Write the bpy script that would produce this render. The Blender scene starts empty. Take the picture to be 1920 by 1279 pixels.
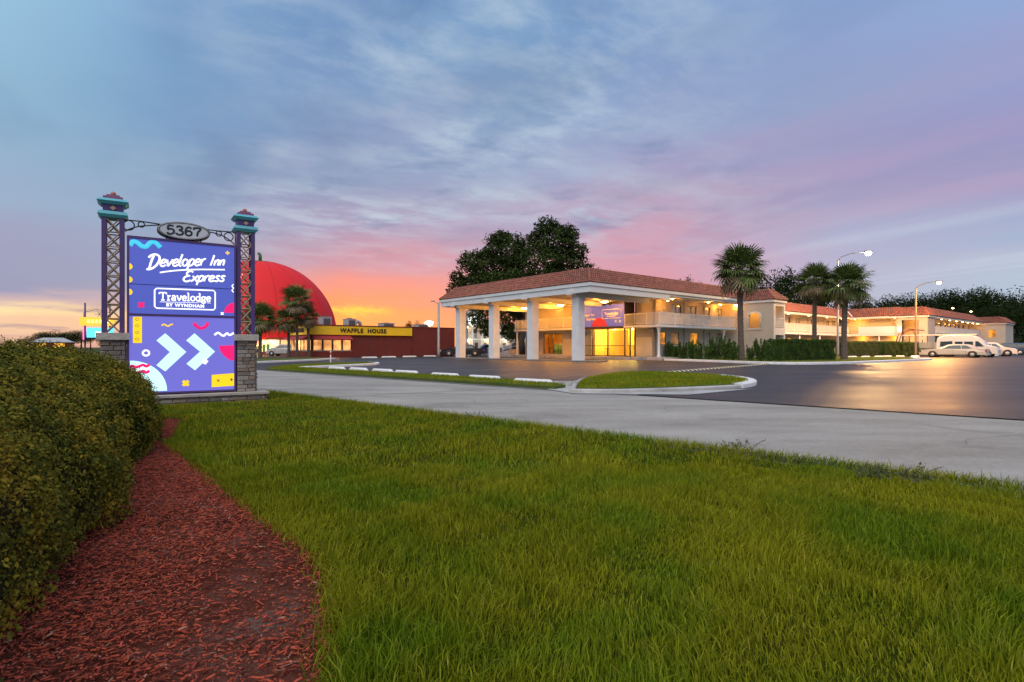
import bpy, math, random
import numpy as np
from mathutils import Vector, Matrix
R = math.radians
random.seed(7); rng = np.random.default_rng(7)
S = bpy.context.scene
COL = S.collection
EYE = 1.15

# ------------------------------------------------------------------ camera
cam_d = bpy.data.cameras.new('camera'); cam = bpy.data.objects.new('camera', cam_d); COL.objects.link(cam)
cam.location = (0, 0, EYE); cam.rotation_euler = (R(90), 0, 0)
cam_d.sensor_width = 36; cam_d.lens = 36*1024/1920
cam_d.shift_y = 11.5/1920
cam_d.clip_start = .05; cam_d.clip_end = 5000
S.camera = cam

# ------------------------------------------------------------------ view
S.view_settings.view_transform = 'Standard'; S.view_settings.look = 'None'
S.view_settings.exposure = 0; S.view_settings.gamma = 1
S.view_settings.use_curve_mapping = False

def lin(c):
    return tuple(((v/255)/12.92 if v/255 <= .04045 else ((v/255+.055)/1.055)**2.4) for v in c)

# ------------------------------------------------------------------ world: dusk sky with cloud
W = bpy.data.worlds.new('World'); S.world = W; W.use_nodes = True
nt = W.node_tree; N = nt.nodes; L = nt.links; N.clear()
def nd(t, **k):
    n = N.new(t)
    for a, b in k.items(): setattr(n, a, b)
    return n
def M(op, a, b=None, c=None, clamp=False):
    n = nd('ShaderNodeMath', operation=op); n.use_clamp = clamp
    for i, v in enumerate((a, b, c)):
        if v is None: continue
        if isinstance(v, (int, float)): n.inputs[i].default_value = v
        else: L.new(v, n.inputs[i])
    return n.outputs[0]
def SS(v, a, b, lo=0, hi=1, kind='SMOOTHSTEP'):
    n = nd('ShaderNodeMapRange', interpolation_type=kind)
    L.new(v, n.inputs[0]); n.inputs[1].default_value = a; n.inputs[2].default_value = b
    n.inputs[3].default_value = lo; n.inputs[4].default_value = hi
    return n.outputs[0]
def MX(f, a, b, mode='MIX'):
    n = nd('ShaderNodeMix', data_type='RGBA', blend_type=mode)
    if isinstance(f, (int, float)): n.inputs[0].default_value = f
    else: L.new(f, n.inputs[0])
    for i, v in ((6, a), (7, b)):
        if isinstance(v, tuple): n.inputs[i].default_value = (*v, 1) if len(v) == 3 else v
        else: L.new(v, n.inputs[i])
    return n.outputs[2]
tc = nd('ShaderNodeTexCoord'); sep = nd('ShaderNodeSeparateXYZ'); L.new(tc.outputs['Generated'], sep.inputs[0])
X, Y, Z = sep.outputs
az = M('MULTIPLY', M('ARCTAN2', X, Y), 57.2958)
hyp = M('SQRT', M('ADD', M('MULTIPLY', X, X), M('MULTIPLY', Y, Y)))
q0 = M('DIVIDE', Z, M('MAXIMUM', hyp, .001))
# cloud plane coordinates (the sheet of cloud overhead)
zc = M('ADD', M('MAXIMUM', Z, 0), .06)
cx = M('DIVIDE', X, zc); cy = M('DIVIDE', Y, zc)
cv = nd('ShaderNodeCombineXYZ'); L.new(cx, cv.inputs[0]); L.new(cy, cv.inputs[1])
def noise(vec, scale, detail=5, rough=.55, rot=0, sc=(1, 1, 1), dist=0):
    mp = nd('ShaderNodeMapping'); L.new(vec, mp.inputs[0]); mp.inputs['Rotation'].default_value = (0, 0, rot); 
    m2 = nd('ShaderNodeMapping'); L.new(mp.outputs[0], m2.inputs[0]); m2.inputs['Scale'].default_value = sc
    n = nd('ShaderNodeTexNoise'); L.new(m2.outputs[0], n.inputs['Vector'])
    n.inputs['Scale'].default_value = scale; n.inputs['Detail'].default_value = detail
    n.inputs['Roughness'].default_value = rough; n.inputs['Distortion'].default_value = dist
    return n.outputs[0]
wob = M('MULTIPLY', M('SUBTRACT', noise(cv.outputs[0], .55, 4), .5), .075)
q = M('ADD', q0, wob)
azw = M('ADD', az, M('MULTIPLY', M('SUBTRACT', noise(cv.outputs[0], .4, 3), .5), 9))
def ramp(stops):
    n = nd('ShaderNodeValToRGB'); n.color_ramp.interpolation = 'EASE'
    e = n.color_ramp.elements
    stops = sorted(stops)
    e[0].position = max(0, stops[0][0]/.7); e[0].color = (*lin(stops[0][1]), 1)
    e[1].position = stops[-1][0]/.7; e[1].color = (*lin(stops[-1][1]), 1)
    for p, c in stops[1:-1]:
        k = e.new(p/.7); k.color = (*lin(c), 1)
    L.new(M('DIVIDE', q, .7), n.inputs[0]); return n.outputs[0]
RAMPS = [
 (-43, [(0, (214,168,158)), (.03, (243,203,168)), (.048, (252,224,170)), (.064, (204,178,182)), (.082, (150,154,186)), (.16, (158,162,192)), (.2, (156,176,204)), (.33, (152,188,216)), (.5, (160,198,226))]),
 (-32, [(0, (230,170,150)), (.046, (246,198,160)), (.066, (190,168,182)), (.095, (150,160,190)), (.22, (146,170,200)), (.38, (124,160,200)), (.55, (136,172,212))]),
 (-18, [(0, (255,176,96)), (.045, (255,160,92)), (.08, (252,146,106)), (.115, (232,140,136)), (.155, (196,142,166)), (.21, (164,152,188)), (.3, (140,158,194)), (.4, (134,160,200)), (.55, (118,152,198))]),
 (0, [(0, (252,160,112)), (.05, (248,154,128)), (.15, (220,156,170)), (.25, (184,174,202)), (.34, (162,174,206)), (.45, (148,176,210)), (.6, (128,164,206))]),
 (15, [(0, (236,160,150)), (.08, (222,150,166)), (.18, (214,156,176)), (.26, (196,166,192)), (.32, (172,166,202)), (.42, (152,166,206)), (.6, (138,164,208))]),
 (30, [(0, (200,200,214)), (.09, (186,182,206)), (.17, (178,178,208)), (.26, (180,162,198)), (.32, (166,160,200)), (.4, (154,166,206)), (.6, (148,170,216))]),
 (43, [(0, (196,202,214)), (.065, (178,194,214)), (.11, (182,194,214)), (.15, (168,182,210)), (.215, (166,162,202)), (.28, (166,158,202)), (.4, (154,166,212)), (.5, (154,176,222))]),
]
outs = [ramp(s) for a, s in RAMPS]
back = ramp([(0, (176,166,186)), (.1, (150,160,190)), (.3, (132,156,196)), (.6, (134,162,206))])
c = outs[0]
for i in range(1, len(RAMPS)):
    c = MX(SS(azw, RAMPS[i-1][0], RAMPS[i][0], kind='LINEAR'), c, outs[i])
c = MX(SS(azw, 70, 150), c, back)
c = MX(SS(azw, -70, -150), c, back)
# thin altocumulus, rippled, brightest overhead
mott = noise(cv.outputs[0], 4.2, 9, .62, R(60), (1, .62, 1), .15)
big = noise(cv.outputs[0], .8, 3, .5)
mk = M('MULTIPLY', M('MULTIPLY', SS(az, -44, -10), SS(az, 34, 8)), SS(q0, .10, .24))
fm = M('MULTIPLY', M('MULTIPLY', SS(mott, .36, .68), mk), SS(big, .36, .6, .18, 1))
c = MX(M('MULTIPLY', fm, .85), c, lin((198, 210, 226)))
mott2 = noise(cv.outputs[0], 2.2, 6, .6, R(20), (1, 1.3, 1), .3)
fd = M('MULTIPLY', SS(mott2, .5, .75), M('MULTIPLY', mk, .55))
c = MX(fd, c, lin((104, 132, 176)))
big2 = noise(cv.outputs[0], .75, 4, .5, R(-30), (1.5, .6, 1), .3)
fdk = M('MULTIPLY', M('MULTIPLY', SS(big2, .46, .64), SS(az, 44, 5, .35, 1)), M('MULTIPLY', SS(q0, .12, .24), .42))
c = MX(fdk, c, lin((102, 128, 172)))
# long pink and pale streaks fanning out from the afterglow
st = noise(cv.outputs[0], .8, 5, .5, R(-38), (2.0, .34, 1), .5)
fs = M('MULTIPLY', M('MULTIPLY', SS(st, .44, .72), SS(az, -34, -8)), M('MULTIPLY', SS(q0, .1, .2), SS(q0, .56, .36)))
c = MX(M('MULTIPLY', fs, .32), c, lin((204, 164, 190)))
st2 = noise(cv.outputs[0], .7, 5, .55, R(-26), (3.2, .22, 1), .2)
fs2 = M('MULTIPLY', M('MULTIPLY', SS(st2, .5, .7), SS(az, 18, 36)), M('MULTIPLY', SS(q0, .05, .1), SS(q0, .24, .14)))
c = MX(M('MULTIPLY', fs2, .38), c, lin((214, 220, 230)))
# low dark bars on the left horizon
hv = nd('ShaderNodeCombineXYZ'); L.new(M('MULTIPLY', az, .12), hv.inputs[0]); L.new(M('MULTIPLY', q0, 60), hv.inputs[1])
bars = noise(hv.outputs[0], 1.0, 4, .5)
fb = M('MULTIPLY', M('MULTIPLY', SS(bars, .54, .62), SS(az, -34, -38)), M('MULTIPLY', SS(q0, .012, .02), SS(q0, .07, .05)))
c = MX(M('MULTIPLY', fb, .55), c, lin((160, 138, 156)))
# gleam of the set sun through a rift
hv2 = nd('ShaderNodeCombineXYZ'); L.new(M('MULTIPLY', az, .5), hv2.inputs[0]); L.new(M('MULTIPLY', q0, 40), hv2.inputs[1])
gl = noise(hv2.outputs[0], 1.1, 4, .55)
dq = M('ADD', M('MULTIPLY', M('SUBTRACT', q0, .064), 150), M('MULTIPLY', M('SUBTRACT', gl, .5), 5.5))
da = M('DIVIDE', M('ADD', az, 16.2), 3.4)
g = M('POWER', 2.718, M('MULTIPLY', M('ADD', M('MULTIPLY', dq, dq), M('MULTIPLY', M('MULTIPLY', da, da), M('MULTIPLY', da, da))), -1))
c = MX(M('MULTIPLY', g, .95), c, (1.15, .62, .10))
c = MX(SS(q0, .10, .3), c, MX(1, c, (.87, .93, .94), 'MULTIPLY'))
sky = nd('ShaderNodeTexSky', sky_type='NISHITA'); sky.sun_disc = False
sky.sun_elevation = R(1.5); sky.sun_rotation = R(-16)
c = MX(.012, c, sky.outputs[0], 'ADD')
c = MX(SS(q0, -.01, .0), lin((70, 66, 60)), c)
bg = nd('ShaderNodeBackground'); bg.inputs[1].default_value = 1.0; L.new(c, bg.inputs[0])
wo = nd('ShaderNodeOutputWorld'); L.new(bg.outputs[0], wo.inputs[0])

# soft skylight direction: broad, weak "sun" high behind the photographer's left
sd = bpy.data.lights.new('sun', 'SUN'); sd.energy = 2.6; sd.angle = R(75); sd.color = (1, .87, .72)
sun = bpy.data.objects.new('sun', sd); COL.objects.link(sun)
sun.rotation_euler = Vector((-.18, -.7, .85)).to_track_quat('Z', 'Y').to_euler()

# ------------------------------------------------------------------ materials
MT = {}
def mat(name, color, rough=.7, var=.12, nscale=6, bump=0, bscale=40, metal=0, emit=None, es=1, spec=.5, coords='Object', island=0, detail=4):
    m = bpy.data.materials.new(name); m.use_nodes = True; t = m.node_tree; n = t.nodes; l = t.links
    b = n['Principled BSDF']; b.inputs['Roughness'].default_value = rough; b.inputs['Metallic'].default_value = metal
    b.inputs['Specular IOR Level'].default_value = spec
    tx = n.new('ShaderNodeTexCoord')
    col = tuple(color)
    no = n.new('ShaderNodeTexNoise'); no.inputs['Scale'].default_value = nscale; no.inputs['Detail'].default_value = detail
    l.new(tx.outputs[coords], no.inputs['Vector'])
    mx = n.new('ShaderNodeMix'); mx.data_type = 'RGBA'
    mx.inputs[6].default_value = (*[max(0, v*(1-var)) for v in col], 1); mx.inputs[7].default_value = (*[v*(1+var) for v in col], 1)
    mr = n.new('ShaderNodeMapRange'); mr.inputs[1].default_value = .3; mr.inputs[2].default_value = .7; l.new(no.outputs[0], mr.inputs[0])
    l.new(mr.outputs[0], mx.inputs[0]); outc = mx.outputs[2]
    if island:
        g = n.new('ShaderNodeNewGeometry'); h = n.new('ShaderNodeHueSaturation')
        r1 = n.new('ShaderNodeMapRange'); l.new(g.outputs['Random Per Island'], r1.inputs[0]); r1.inputs[3].default_value = 1-island; r1.inputs[4].default_value = 1+island
        l.new(r1.outputs[0], h.inputs['Value']); l.new(outc, h.inputs['Color']); outc = h.outputs[0]
    l.new(outc, b.inputs['Base Color'])
    if bump:
        nb = n.new('ShaderNodeTexNoise'); nb.inputs['Scale'].default_value = bscale; nb.inputs['Detail'].default_value = 5
        l.new(tx.outputs[coords], nb.inputs['Vector'])
        bp = n.new('ShaderNodeBump'); bp.inputs['Strength'].default_value = min(1, bump); bp.inputs['Distance'].default_value = .02
        l.new(nb.outputs[0], bp.inputs['Height']); l.new(bp.outputs[0], b.inputs['Normal'])
    if emit is not None:
        b.inputs['Emission Color'].default_value = (*emit, 1); b.inputs['Emission Strength'].default_value = es
        if var > .2:
            vo = n.new('ShaderNodeTexNoise'); vo.inputs['Scale'].default_value = nscale*.9; vo.inputs['Detail'].default_value = 2; l.new(tx.outputs[coords], vo.inputs['Vector'])
            ve = n.new('ShaderNodeMapRange'); ve.inputs[1].default_value = .38; ve.inputs[2].default_value = .62; ve.inputs[3].default_value = es*.35; ve.inputs[4].default_value = es*1.35
            l.new(vo.outputs[0], ve.inputs[0]); l.new(ve.outputs[0], b.inputs['Emission Strength'])
    MT[name] = m; return m
def srgb(*c): return lin(c)
mat('white_paint', (.72,.73,.74), .6, .06, 2, .15, 60)
mat('curb_paint', (.74,.74,.74), .65, .12, 3, .3, 50)
mat('stucco', (.47,.43,.37), .85, .06, 1.2, .5, 60)
mat('stucco_dark', (.42,.40,.38), .85, .06, 1.5, .4, 60)
mat('soffit', (.60,.53,.44), .85, .05, 1, .1, 30)
mat('trim', (.68,.71,.72), .55, .05, 2)
mat('roof_tile', (.27,.090,.056), .75, .28, 3.5, .3, 30, island=.2)
mat('roof_deck', (.10,.09,.08), .9)
mat('dark_frame', (.035,.025,.022), .45)
mat('dark_opening', (.05,.035,.03), .7)
mat('glass_dark', (.06,.08,.09), .08, .1, 1, spec=.8)
mat('glass_curtain', (.40,.42,.42), .12, .35, 3, spec=.8)
mat('lit_window', (.1,.06,.02), .3, .3, 1.6, emit=(1,.36,.03), es=.85)
mat('lit_window_dim', (.15,.1,.06), .3, .3, 1.6, emit=(1,.42,.12), es=.28)
mat('lamp_glow', (1,.9,.7), .5, 0, emit=(1,.72,.34), es=10)
mat('lamp_white', (1,1,1), .5, 0, emit=(1,.86,.68), es=40)
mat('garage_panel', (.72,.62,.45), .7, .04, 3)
mat('interior_wall', (.80,.56,.14), .8, .1, 1)
mat('interior_floor', (.35,.27,.2), .4, .1, 2)
mat('yellow_panel', (.80,.62,.05), .6, .1, 1)
mat('counter', (.7,.42,.08), .5, .1, 3)
mat('green_fabric', (.05,.22,.07), .8)
mat('black_metal', (.015,.015,.018), .45)
mat('galv', (.33,.33,.33), .5, .15, 4, metal=.4)
mat('wood_pole', (.22,.17,.13), .9, .25, 8)
mat('purple', (.075,.04,.16), .5, .12, 5)
mat('cyan_paint', (.10,.42,.50), .5, .1, 5)
mat('plum', (.17,.05,.13), .5, .1, 5)
mat('salmon', (.42,.14,.10), .5)
mat('tan_lattice', (.42,.30,.20), .6, .15, 10)
mat('oval_face', (.52,.56,.62), .5, .04, 2)
mat('oval_digits', (.012,.02,.03), .5)
mat('stone', (.23,.20,.18), .9, .3, 9, .8, 35)
mat('stone_warm', (.32,.24,.19), .9, .3, 9, .8, 35)
mat('stone_pale', (.38,.34,.30), .9, .25, 9, .8, 35)
mat('mortar', (.12,.11,.10), .95, .1, 9)
mat('cap_stone', (.42,.39,.35), .9, .15, 9, .6, 40)
def em(name, c, s=1.0): return mat(name, tuple(v*.5 for v in lin(c)), .4, 0, emit=lin(c), es=s)
em('sg_blue', (82,94,188), .80); em('sg_violet', (114,112,210), .82); em('sg_white', (250,252,255), 1.15)
em('sg_mint', (200,248,246), 1.05); em('sg_cyan', (70,196,224), 1.0); em('sg_pink', (238,24,110), 1.0)
em('sg_yellow', (252,206,30), 1.0); em('sg_line', (26,26,80), .6)
mat('dome_red', (.78,.010,.012), .7, .08, .15, .2, 3)
mat('dome_seam', (.60,.010,.011), .6)
mat('dome_green', (.03,.15,.04), .6)
mat('dome_neon', (1,.3,.2), .5, 0, emit=(1,.32,.2), es=1.6)
mat('brown_wall', (.15,.024,.018), .8, .12, 2, .3, 30)
mat('waffle_yellow', (.88,.58,.015), .55, .06, 1)
mat('waffle_letters', (.012,.01,.01), .5)
mat('awning_red', (.36,.03,.04), .7, .1, 3)
mat('hvac', (.42,.43,.43), .5, .1, 3, metal=.2)
mat('hvac_dark', (.09,.09,.10), .6)
mat('shop_glow', (.9,.7,.4), .5, .4, 1.2, emit=(1,.62,.22), es=2.6)
mat('shop_glow_soft', (.6,.4,.2), .5, .3, 1.2, emit=(1,.42,.12), es=.9)
mat('shop_goods', (.5,.12,.04), .6, .6, 6)
mat('far_sign_orange', (1,.5,.05), .5, 0, emit=(1,.42,.04), es=1.1)
mat('far_sign_letters', (1,.9,.3), .5, 0, emit=(1,.85,.2), es=1.3)
mat('far_sign_cyan', (.1,.7,.9), .5, 0, emit=(.10,.62,.85), es=1.1)
mat('far_sign_white', (1,1,1), .5, 0, emit=(.85,1,1), es=1.2)
mat('neon_pink', (1,.2,.6), .5, 0, emit=(1,.2,.55), es=1.2)
mat('clock_face', (1,1,1), .5, 0, emit=(.95,1,.95), es=1.1)
mat('bark', (.09,.07,.055), .95, .3, 8, .8, 20)
mat('palm_trunk', (.12,.09,.075), .95, .3, 10, .9, 25)
mat('frond', (.085,.125,.022), .75, .35, 3, island=.35)
mat('frond_dead', (.19,.14,.08), .8, .3, 3, island=.3)
mat('oak_leaf', (.034,.052,.014), 1, .5, .5, island=.5, spec=.05)
mat('far_leaf', (.022,.035,.011), 1, .4, .3, island=.3, spec=.03)
mat('shrub_leaf', (.06,.115,.022), .8, .4, 3, island=.5, spec=.15)
mat('box_leaf', (.05,.095,.016), .8, .4, 2, island=.5, spec=.15)
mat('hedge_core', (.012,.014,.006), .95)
mat('weed', (.07,.085,.03), .7, .3, 4, island=.3)
mat('tyre', (.018,.018,.018), .85)
mat('rim', (.45,.45,.46), .35, metal=.7)
mat('car_white', (.55,.55,.57), .25, .02, 1)
mat('car_silver', (.45,.43,.41), .25, .02, 1, metal=.2)
mat('car_black', (.015,.015,.018), .2, .02, 1)
mat('car_blue', (.035,.07,.13), .2, .02, 1)
mat('car_grey', (.18,.21,.25), .25, .02, 1)
mat('car_glass', (.02,.03,.035), .05, 0, spec=.9)
mat('tail_red', (.35,.01,.01), .3)
mat('tail_lit', (.8,.02,.01), .3, 0, emit=(1,.08,.04), es=3)
mat('headlight', (.75,.75,.72), .15)
mat('bumper_yellow', (.8,.72,.42), .6, .15, 8)
mat('bumper_black', (.018,.03,.03), .7)
mat('post_white', (.72,.70,.66), .6)
mat('maroon', (.13,.02,.02), .5)

# ------------------------------------------------------------------ mesh builder
class MB:
    def __init__(s): s.v = []; s.f = []; s.sm = []
    def add(s, vs, fs, smooth=False):
        o = len(s.v); s.v.extend([tuple(p) for p in vs]); s.f.extend([tuple(i+o for i in f) for f in fs]); s.sm.extend([smooth]*len(fs)); return s
    def box(s, a, b, rot=0, c=None):
        x0, y0, z0 = a; x1, y1, z1 = b
        vs = [(x,y,z) for z in (z0,z1) for y in (y0,y1) for x in (x0,x1)]
        if rot:
            cx, cy = c if c else ((x0+x1)/2, (y0+y1)/2); cr, sr = math.cos(rot), math.sin(rot)
            vs = [(cx+(x-cx)*cr-(y-cy)*sr, cy+(x-cx)*sr+(y-cy)*cr, z) for x,y,z in vs]
        return s.add(vs, [(0,2,3,1),(4,5,7,6),(0,1,5,4),(2,6,7,3),(0,4,6,2),(1,3,7,5)])
    def prism(s, poly, z0, z1):
        n = len(poly); A = sum(poly[i][0]*poly[(i+1)%n][1]-poly[(i+1)%n][0]*poly[i][1] for i in range(n))
        if A < 0: poly = poly[::-1]
        vs = [(x,y,z0) for x,y in poly]+[(x,y,z1) for x,y in poly]
        return s.add(vs, [tuple(range(n))[::-1], tuple(range(n,2*n))]+[(i,(i+1)%n,n+(i+1)%n,n+i) for i in range(n)])
    def vprism(s, poly, y0, y1):      # polygon in x,z extruded along y
        n = len(poly); A = sum(poly[i][0]*poly[(i+1)%n][1]-poly[(i+1)%n][0]*poly[i][1] for i in range(n))
        if A < 0: poly = poly[::-1]
        vs = [(x,y0,z) for x,z in poly]+[(x,y1,z) for x,z in poly]
        return s.add(vs, [tuple(range(n)), tuple(range(n,2*n))[::-1]]+[(i,n+i,n+(i+1)%n,(i+1)%n) for i in range(n)])
    def xprism(s, poly, x0, x1):      # polygon in y,z extruded along x
        n = len(poly)
        vs = [(x0,y,z) for y,z in poly]+[(x1,y,z) for y,z in poly]
        return s.add(vs, [tuple(range(n)), tuple(range(n,2*n))[::-1]]+[(i,(i+1)%n,n+(i+1)%n,n+i)[::-1] for i in range(n)])
    def cyl(s, p0, p1, r0, r1=None, n=10, smooth=True, cap=True):
        r1 = r0 if r1 is None else r1
        return s.tube([p0, p1], [r0, r1], n, smooth, cap)
    def tube(s, pts, r, n=6, smooth=True, cap=True, closed=False):
        P = [Vector(p) for p in pts]; m = len(P)
        if isinstance(r, (int, float)): r = [r]*m
        rings = []; up = None
        for i, p in enumerate(P):
            if closed: d = P[(i+1)%m]-P[i-1]
            else: d = P[min(i+1,m-1)]-P[max(i-1,0)]
            if d.length < 1e-9: d = Vector((0,0,1))
            d.normalize()
            if up is None: up = Vector((0,1,0)) if abs(d.y) < .9 else Vector((1,0,0))
            a = d.cross(up).normalized(); b = a.cross(d).normalized(); up = b
            rings.append([p+(a*math.cos(2*math.pi*k/n)+b*math.sin(2*math.pi*k/n))*r[i] for k in range(n)])
        vs = [v for g in rings for v in g]; fs = []
        for i in range(m if closed else m-1):
            j = (i+1) % m
            for k in range(n): fs.append((i*n+k, i*n+(k+1)%n, j*n+(k+1)%n, j*n+k))
        if cap and not closed: fs += [tuple(range(n))[::-1], tuple((m-1)*n+k for k in range(n))]
        return s.add(vs, fs, smooth)
    def lathe(s, prof, n=16, c=(0,0), smooth=True):
        vs = [(c[0]+r*math.cos(2*math.pi*k/n), c[1]+r*math.sin(2*math.pi*k/n), z) for r, z in prof for k in range(n)]
        fs = [(i*n+k, i*n+(k+1)%n, (i+1)*n+(k+1)%n, (i+1)*n+k) for i in range(len(prof)-1) for k in range(n)]
        fs += [tuple(range(n))[::-1], tuple((len(prof)-1)*n+k for k in range(n))]
        return s.add(vs, fs, smooth)
    def mesh(s, name, m=None):
        me = bpy.data.meshes.new(name); me.from_pydata(s.v, [], s.f)
        if any(s.sm): me.polygons.foreach_set('use_smooth', s.sm)
        if m: me.materials.append(MT[m])
        me.update(); return me
    def build(s, name, m, parent=None, **k):
        return obj(name, s.mesh(name, m), parent, **k)
def obj(name, me, parent=None, loc=None, rot=None, **k):
    o = bpy.data.objects.new(name, me); COL.objects.link(o)
    if parent: o.parent = parent
    if loc is not None: o.location = loc
    if rot is not None: o.rotation_euler = rot if isinstance(rot, tuple) else (0,0,rot)
    for a, b in k.items():
        if b is not None: o[{'cat':'category'}.get(a, a)] = b
    return o
def thing(name, label, cat, loc=(0,0,0), rot=0, group=None):
    return obj(name, None, None, loc, rot, label=label, cat=cat, group=group)
def copy_tree(o, parent=None):
    c = o.copy(); COL.objects.link(c); c.parent = parent
    for ch in list(o.children): copy_tree(ch, c)
    return c
def npmesh(name, verts, quads, m, smooth=False):
    me = bpy.data.meshes.new(name); nv = len(verts); nf = len(quads); k = quads.shape[1]
    me.vertices.add(nv); me.vertices.foreach_set('co', np.asarray(verts, dtype=np.float32).ravel())
    me.loops.add(nf*k); me.loops.foreach_set('vertex_index', np.asarray(quads, dtype=np.int32).ravel())
    me.polygons.add(nf); me.polygons.foreach_set('loop_start', np.arange(0, nf*k, k, dtype=np.int32))
    me.polygons.foreach_set('loop_total', np.full(nf, k, dtype=np.int32))
    me.update(calc_edges=True); me.validate(); me.materials.append(MT[m]); return me
def leaves(P, Nn, size, aspect=.5, jit=.9):
    """diamond leaves: P centres, Nn preferred normals"""
    n = len(P); d = rng.normal(size=(n,3)); d /= np.linalg.norm(d, axis=1)[:,None]
    nn = Nn+jit*rng.normal(size=(n,3)); nn /= np.linalg.norm(nn, axis=1)[:,None]
    a = np.cross(nn, d); a /= np.linalg.norm(a, axis=1)[:,None]; b = np.cross(nn, a)
    s = (size*(.7+.6*rng.random(n)))[:,None]
    V = np.stack([P-a*s, P-b*s*aspect+nn*s*.15, P+a*s, P+b*s*aspect+nn*s*.15], 1).reshape(-1,3)
    return V, np.arange(n*4).reshape(-1,4)
def G(px, py, z=0):
    Yd = (EYE-z)*1024/(py-651); return ((px-960)/1024*Yd, Yd)
def text_mesh(s, size, bold=0., name='lettering', m='waffle_letters', extrude=.01, spacing=1.0):
    cu = bpy.data.curves.new('tmp', 'FONT'); cu.body = s; cu.size = size; cu.extrude = extrude; cu.offset = bold
    cu.align_x = 'CENTER'; cu.align_y = 'CENTER'; cu.resolution_u = 3; cu.space_character = spacing
    o = bpy.data.objects.new('tmp', cu); COL.objects.link(o)
    dg = bpy.context.evaluated_depsgraph_get(); me = bpy.data.meshes.new_from_object(o.evaluated_get(dg))
    bpy.data.objects.remove(o); bpy.data.curves.remove(cu)
    me.name = name; me.materials.clear(); me.materials.append(MT[m]); return me
def arc(cx, cy, rx, ry, a0, a1, n=8):
    return [(cx+rx*math.cos(R(a0+(a1-a0)*i/n)), cy+ry*math.sin(R(a0+(a1-a0)*i/n))) for i in range(n+1)]
def lamp(name, loc, energy, color=(1,.62,.25), radius=.12, kind='POINT', parent=None, spot=None):
    d = bpy.data.lights.new(name, kind); d.energy = energy; d.color = color; d.shadow_soft_size = radius
    if spot: d.spot_size = R(spot); d.spot_blend = .02
    o = bpy.data.objects.new(name, d); COL.objects.link(o); o.location = loc
    if parent: o.parent = parent
    return o
# ================================================================== ground
def st(s, t): return (5.82+.766*s-.643*t, 40.8+.643*s+.766*t)
U = R(40.0)
def ground_mat(name, stops, rough, nscale, bump, bscale, spec=.3, fine=60, stretch=None, extra=None):
    m = bpy.data.materials.new(name); m.use_nodes = True; t = m.node_tree; n = t.nodes; l = t.links; b = n['Principled BSDF']
    b.inputs['Specular IOR Level'].default_value = spec
    tx = n.new('ShaderNodeTexCoord'); mp = n.new('ShaderNodeMapping'); l.new(tx.outputs['Object'], mp.inputs[0])
    if stretch: mp.inputs['Rotation'].default_value = (0,0,stretch[0]); mp.inputs['Scale'].default_value = stretch[1]
    a = n.new('ShaderNodeTexNoise'); a.inputs['Scale'].default_value = nscale; a.inputs['Detail'].default_value = 8; a.inputs['Roughness'].default_value = .6
    l.new(mp.outputs[0], a.inputs['Vector'])
    f = n.new('ShaderNodeTexNoise'); f.inputs['Scale'].default_value = fine; f.inputs['Detail'].default_value = 4; l.new(mp.outputs[0], f.inputs['Vector'])
    ad = n.new('ShaderNodeMath'); ad.operation = 'MULTIPLY_ADD'; l.new(f.outputs[0], ad.inputs[0]); ad.inputs[1].default_value = .5; l.new(a.outputs[0], ad.inputs[2])
    r = n.new('ShaderNodeValToRGB'); e = r.color_ramp.elements
    e[0].position = stops[0][0]; e[0].color = (*stops[0][1],1); e[1].position = stops[-1][0]; e[1].color = (*stops[-1][1],1)
    for p, c_ in stops[1:-1]:
        k = e.new(p); k.color = (*c_,1)
    l.new(ad.outputs[0], r.inputs[0])
    s1 = n.new('ShaderNodeTexNoise'); s1.inputs['Scale'].default_value = .9; s1.inputs['Detail'].default_value = 5; s1.inputs['Distortion'].default_value = .8; l.new(tx.outputs['Object'], s1.inputs['Vector'])
    s2 = n.new('ShaderNodeMapRange'); l.new(s1.outputs[0], s2.inputs[0]); s2.inputs[1].default_value = .56; s2.inputs[2].default_value = .72; s2.inputs[3].default_value = 1; s2.inputs[4].default_value = .78
    s3 = n.new('ShaderNodeHueSaturation'); l.new(s2.outputs[0], s3.inputs['Value']); l.new(r.outputs[0], s3.inputs['Color']); l.new(s3.outputs[0], b.inputs['Base Color'])
    mr = n.new('ShaderNodeMapRange'); l.new(a.outputs[0], mr.inputs[0]); mr.inputs[1].default_value=.3; mr.inputs[2].default_value=.7
    mr.inputs[3].default_value = rough[0]; mr.inputs[4].default_value = rough[1]; l.new(mr.outputs[0], b.inputs['Roughness'])
    nb = n.new('ShaderNodeTexNoise'); nb.inputs['Scale'].default_value = bscale; nb.inputs['Detail'].default_value = 6; nb.inputs['Roughness'].default_value = .7
    l.new(mp.outputs[0], nb.inputs['Vector'])
    bp = n.new('ShaderNodeBump'); bp.inputs['Strength'].default_value = bump; bp.inputs['Distance'].default_value = .02
    l.new(nb.outputs[0], bp.inputs['Height']); l.new(bp.outputs[0], b.inputs['Normal'])
    MT[name] = m
ground_mat('far_ground', [(.5,(.03,.045,.012)),(.95,(.055,.065,.02))], (.9,1), .3, .5, 20)
ground_mat('lawn_soil', [(.5,(.03,.045,.006)),(.75,(.05,.065,.008)),(1.0,(.07,.06,.015))], (.9,1), 1.5, 1, 60, spec=0)
ground_mat('strip_grass', [(.5,(.05,.085,.012)),(.75,(.085,.12,.02)),(1.0,(.11,.11,.03))], (.9,1), 1.2, 1, 40)
ground_mat('road', [(.45,(.23,.215,.19)),(.60,(.285,.27,.245)),(.75,(.345,.328,.30)),(.95,(.42,.40,.37))], (.75,.95), .8, .9, 26, spec=.1, fine=30, stretch=(R(-42),(.45,1.3,1)))
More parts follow.
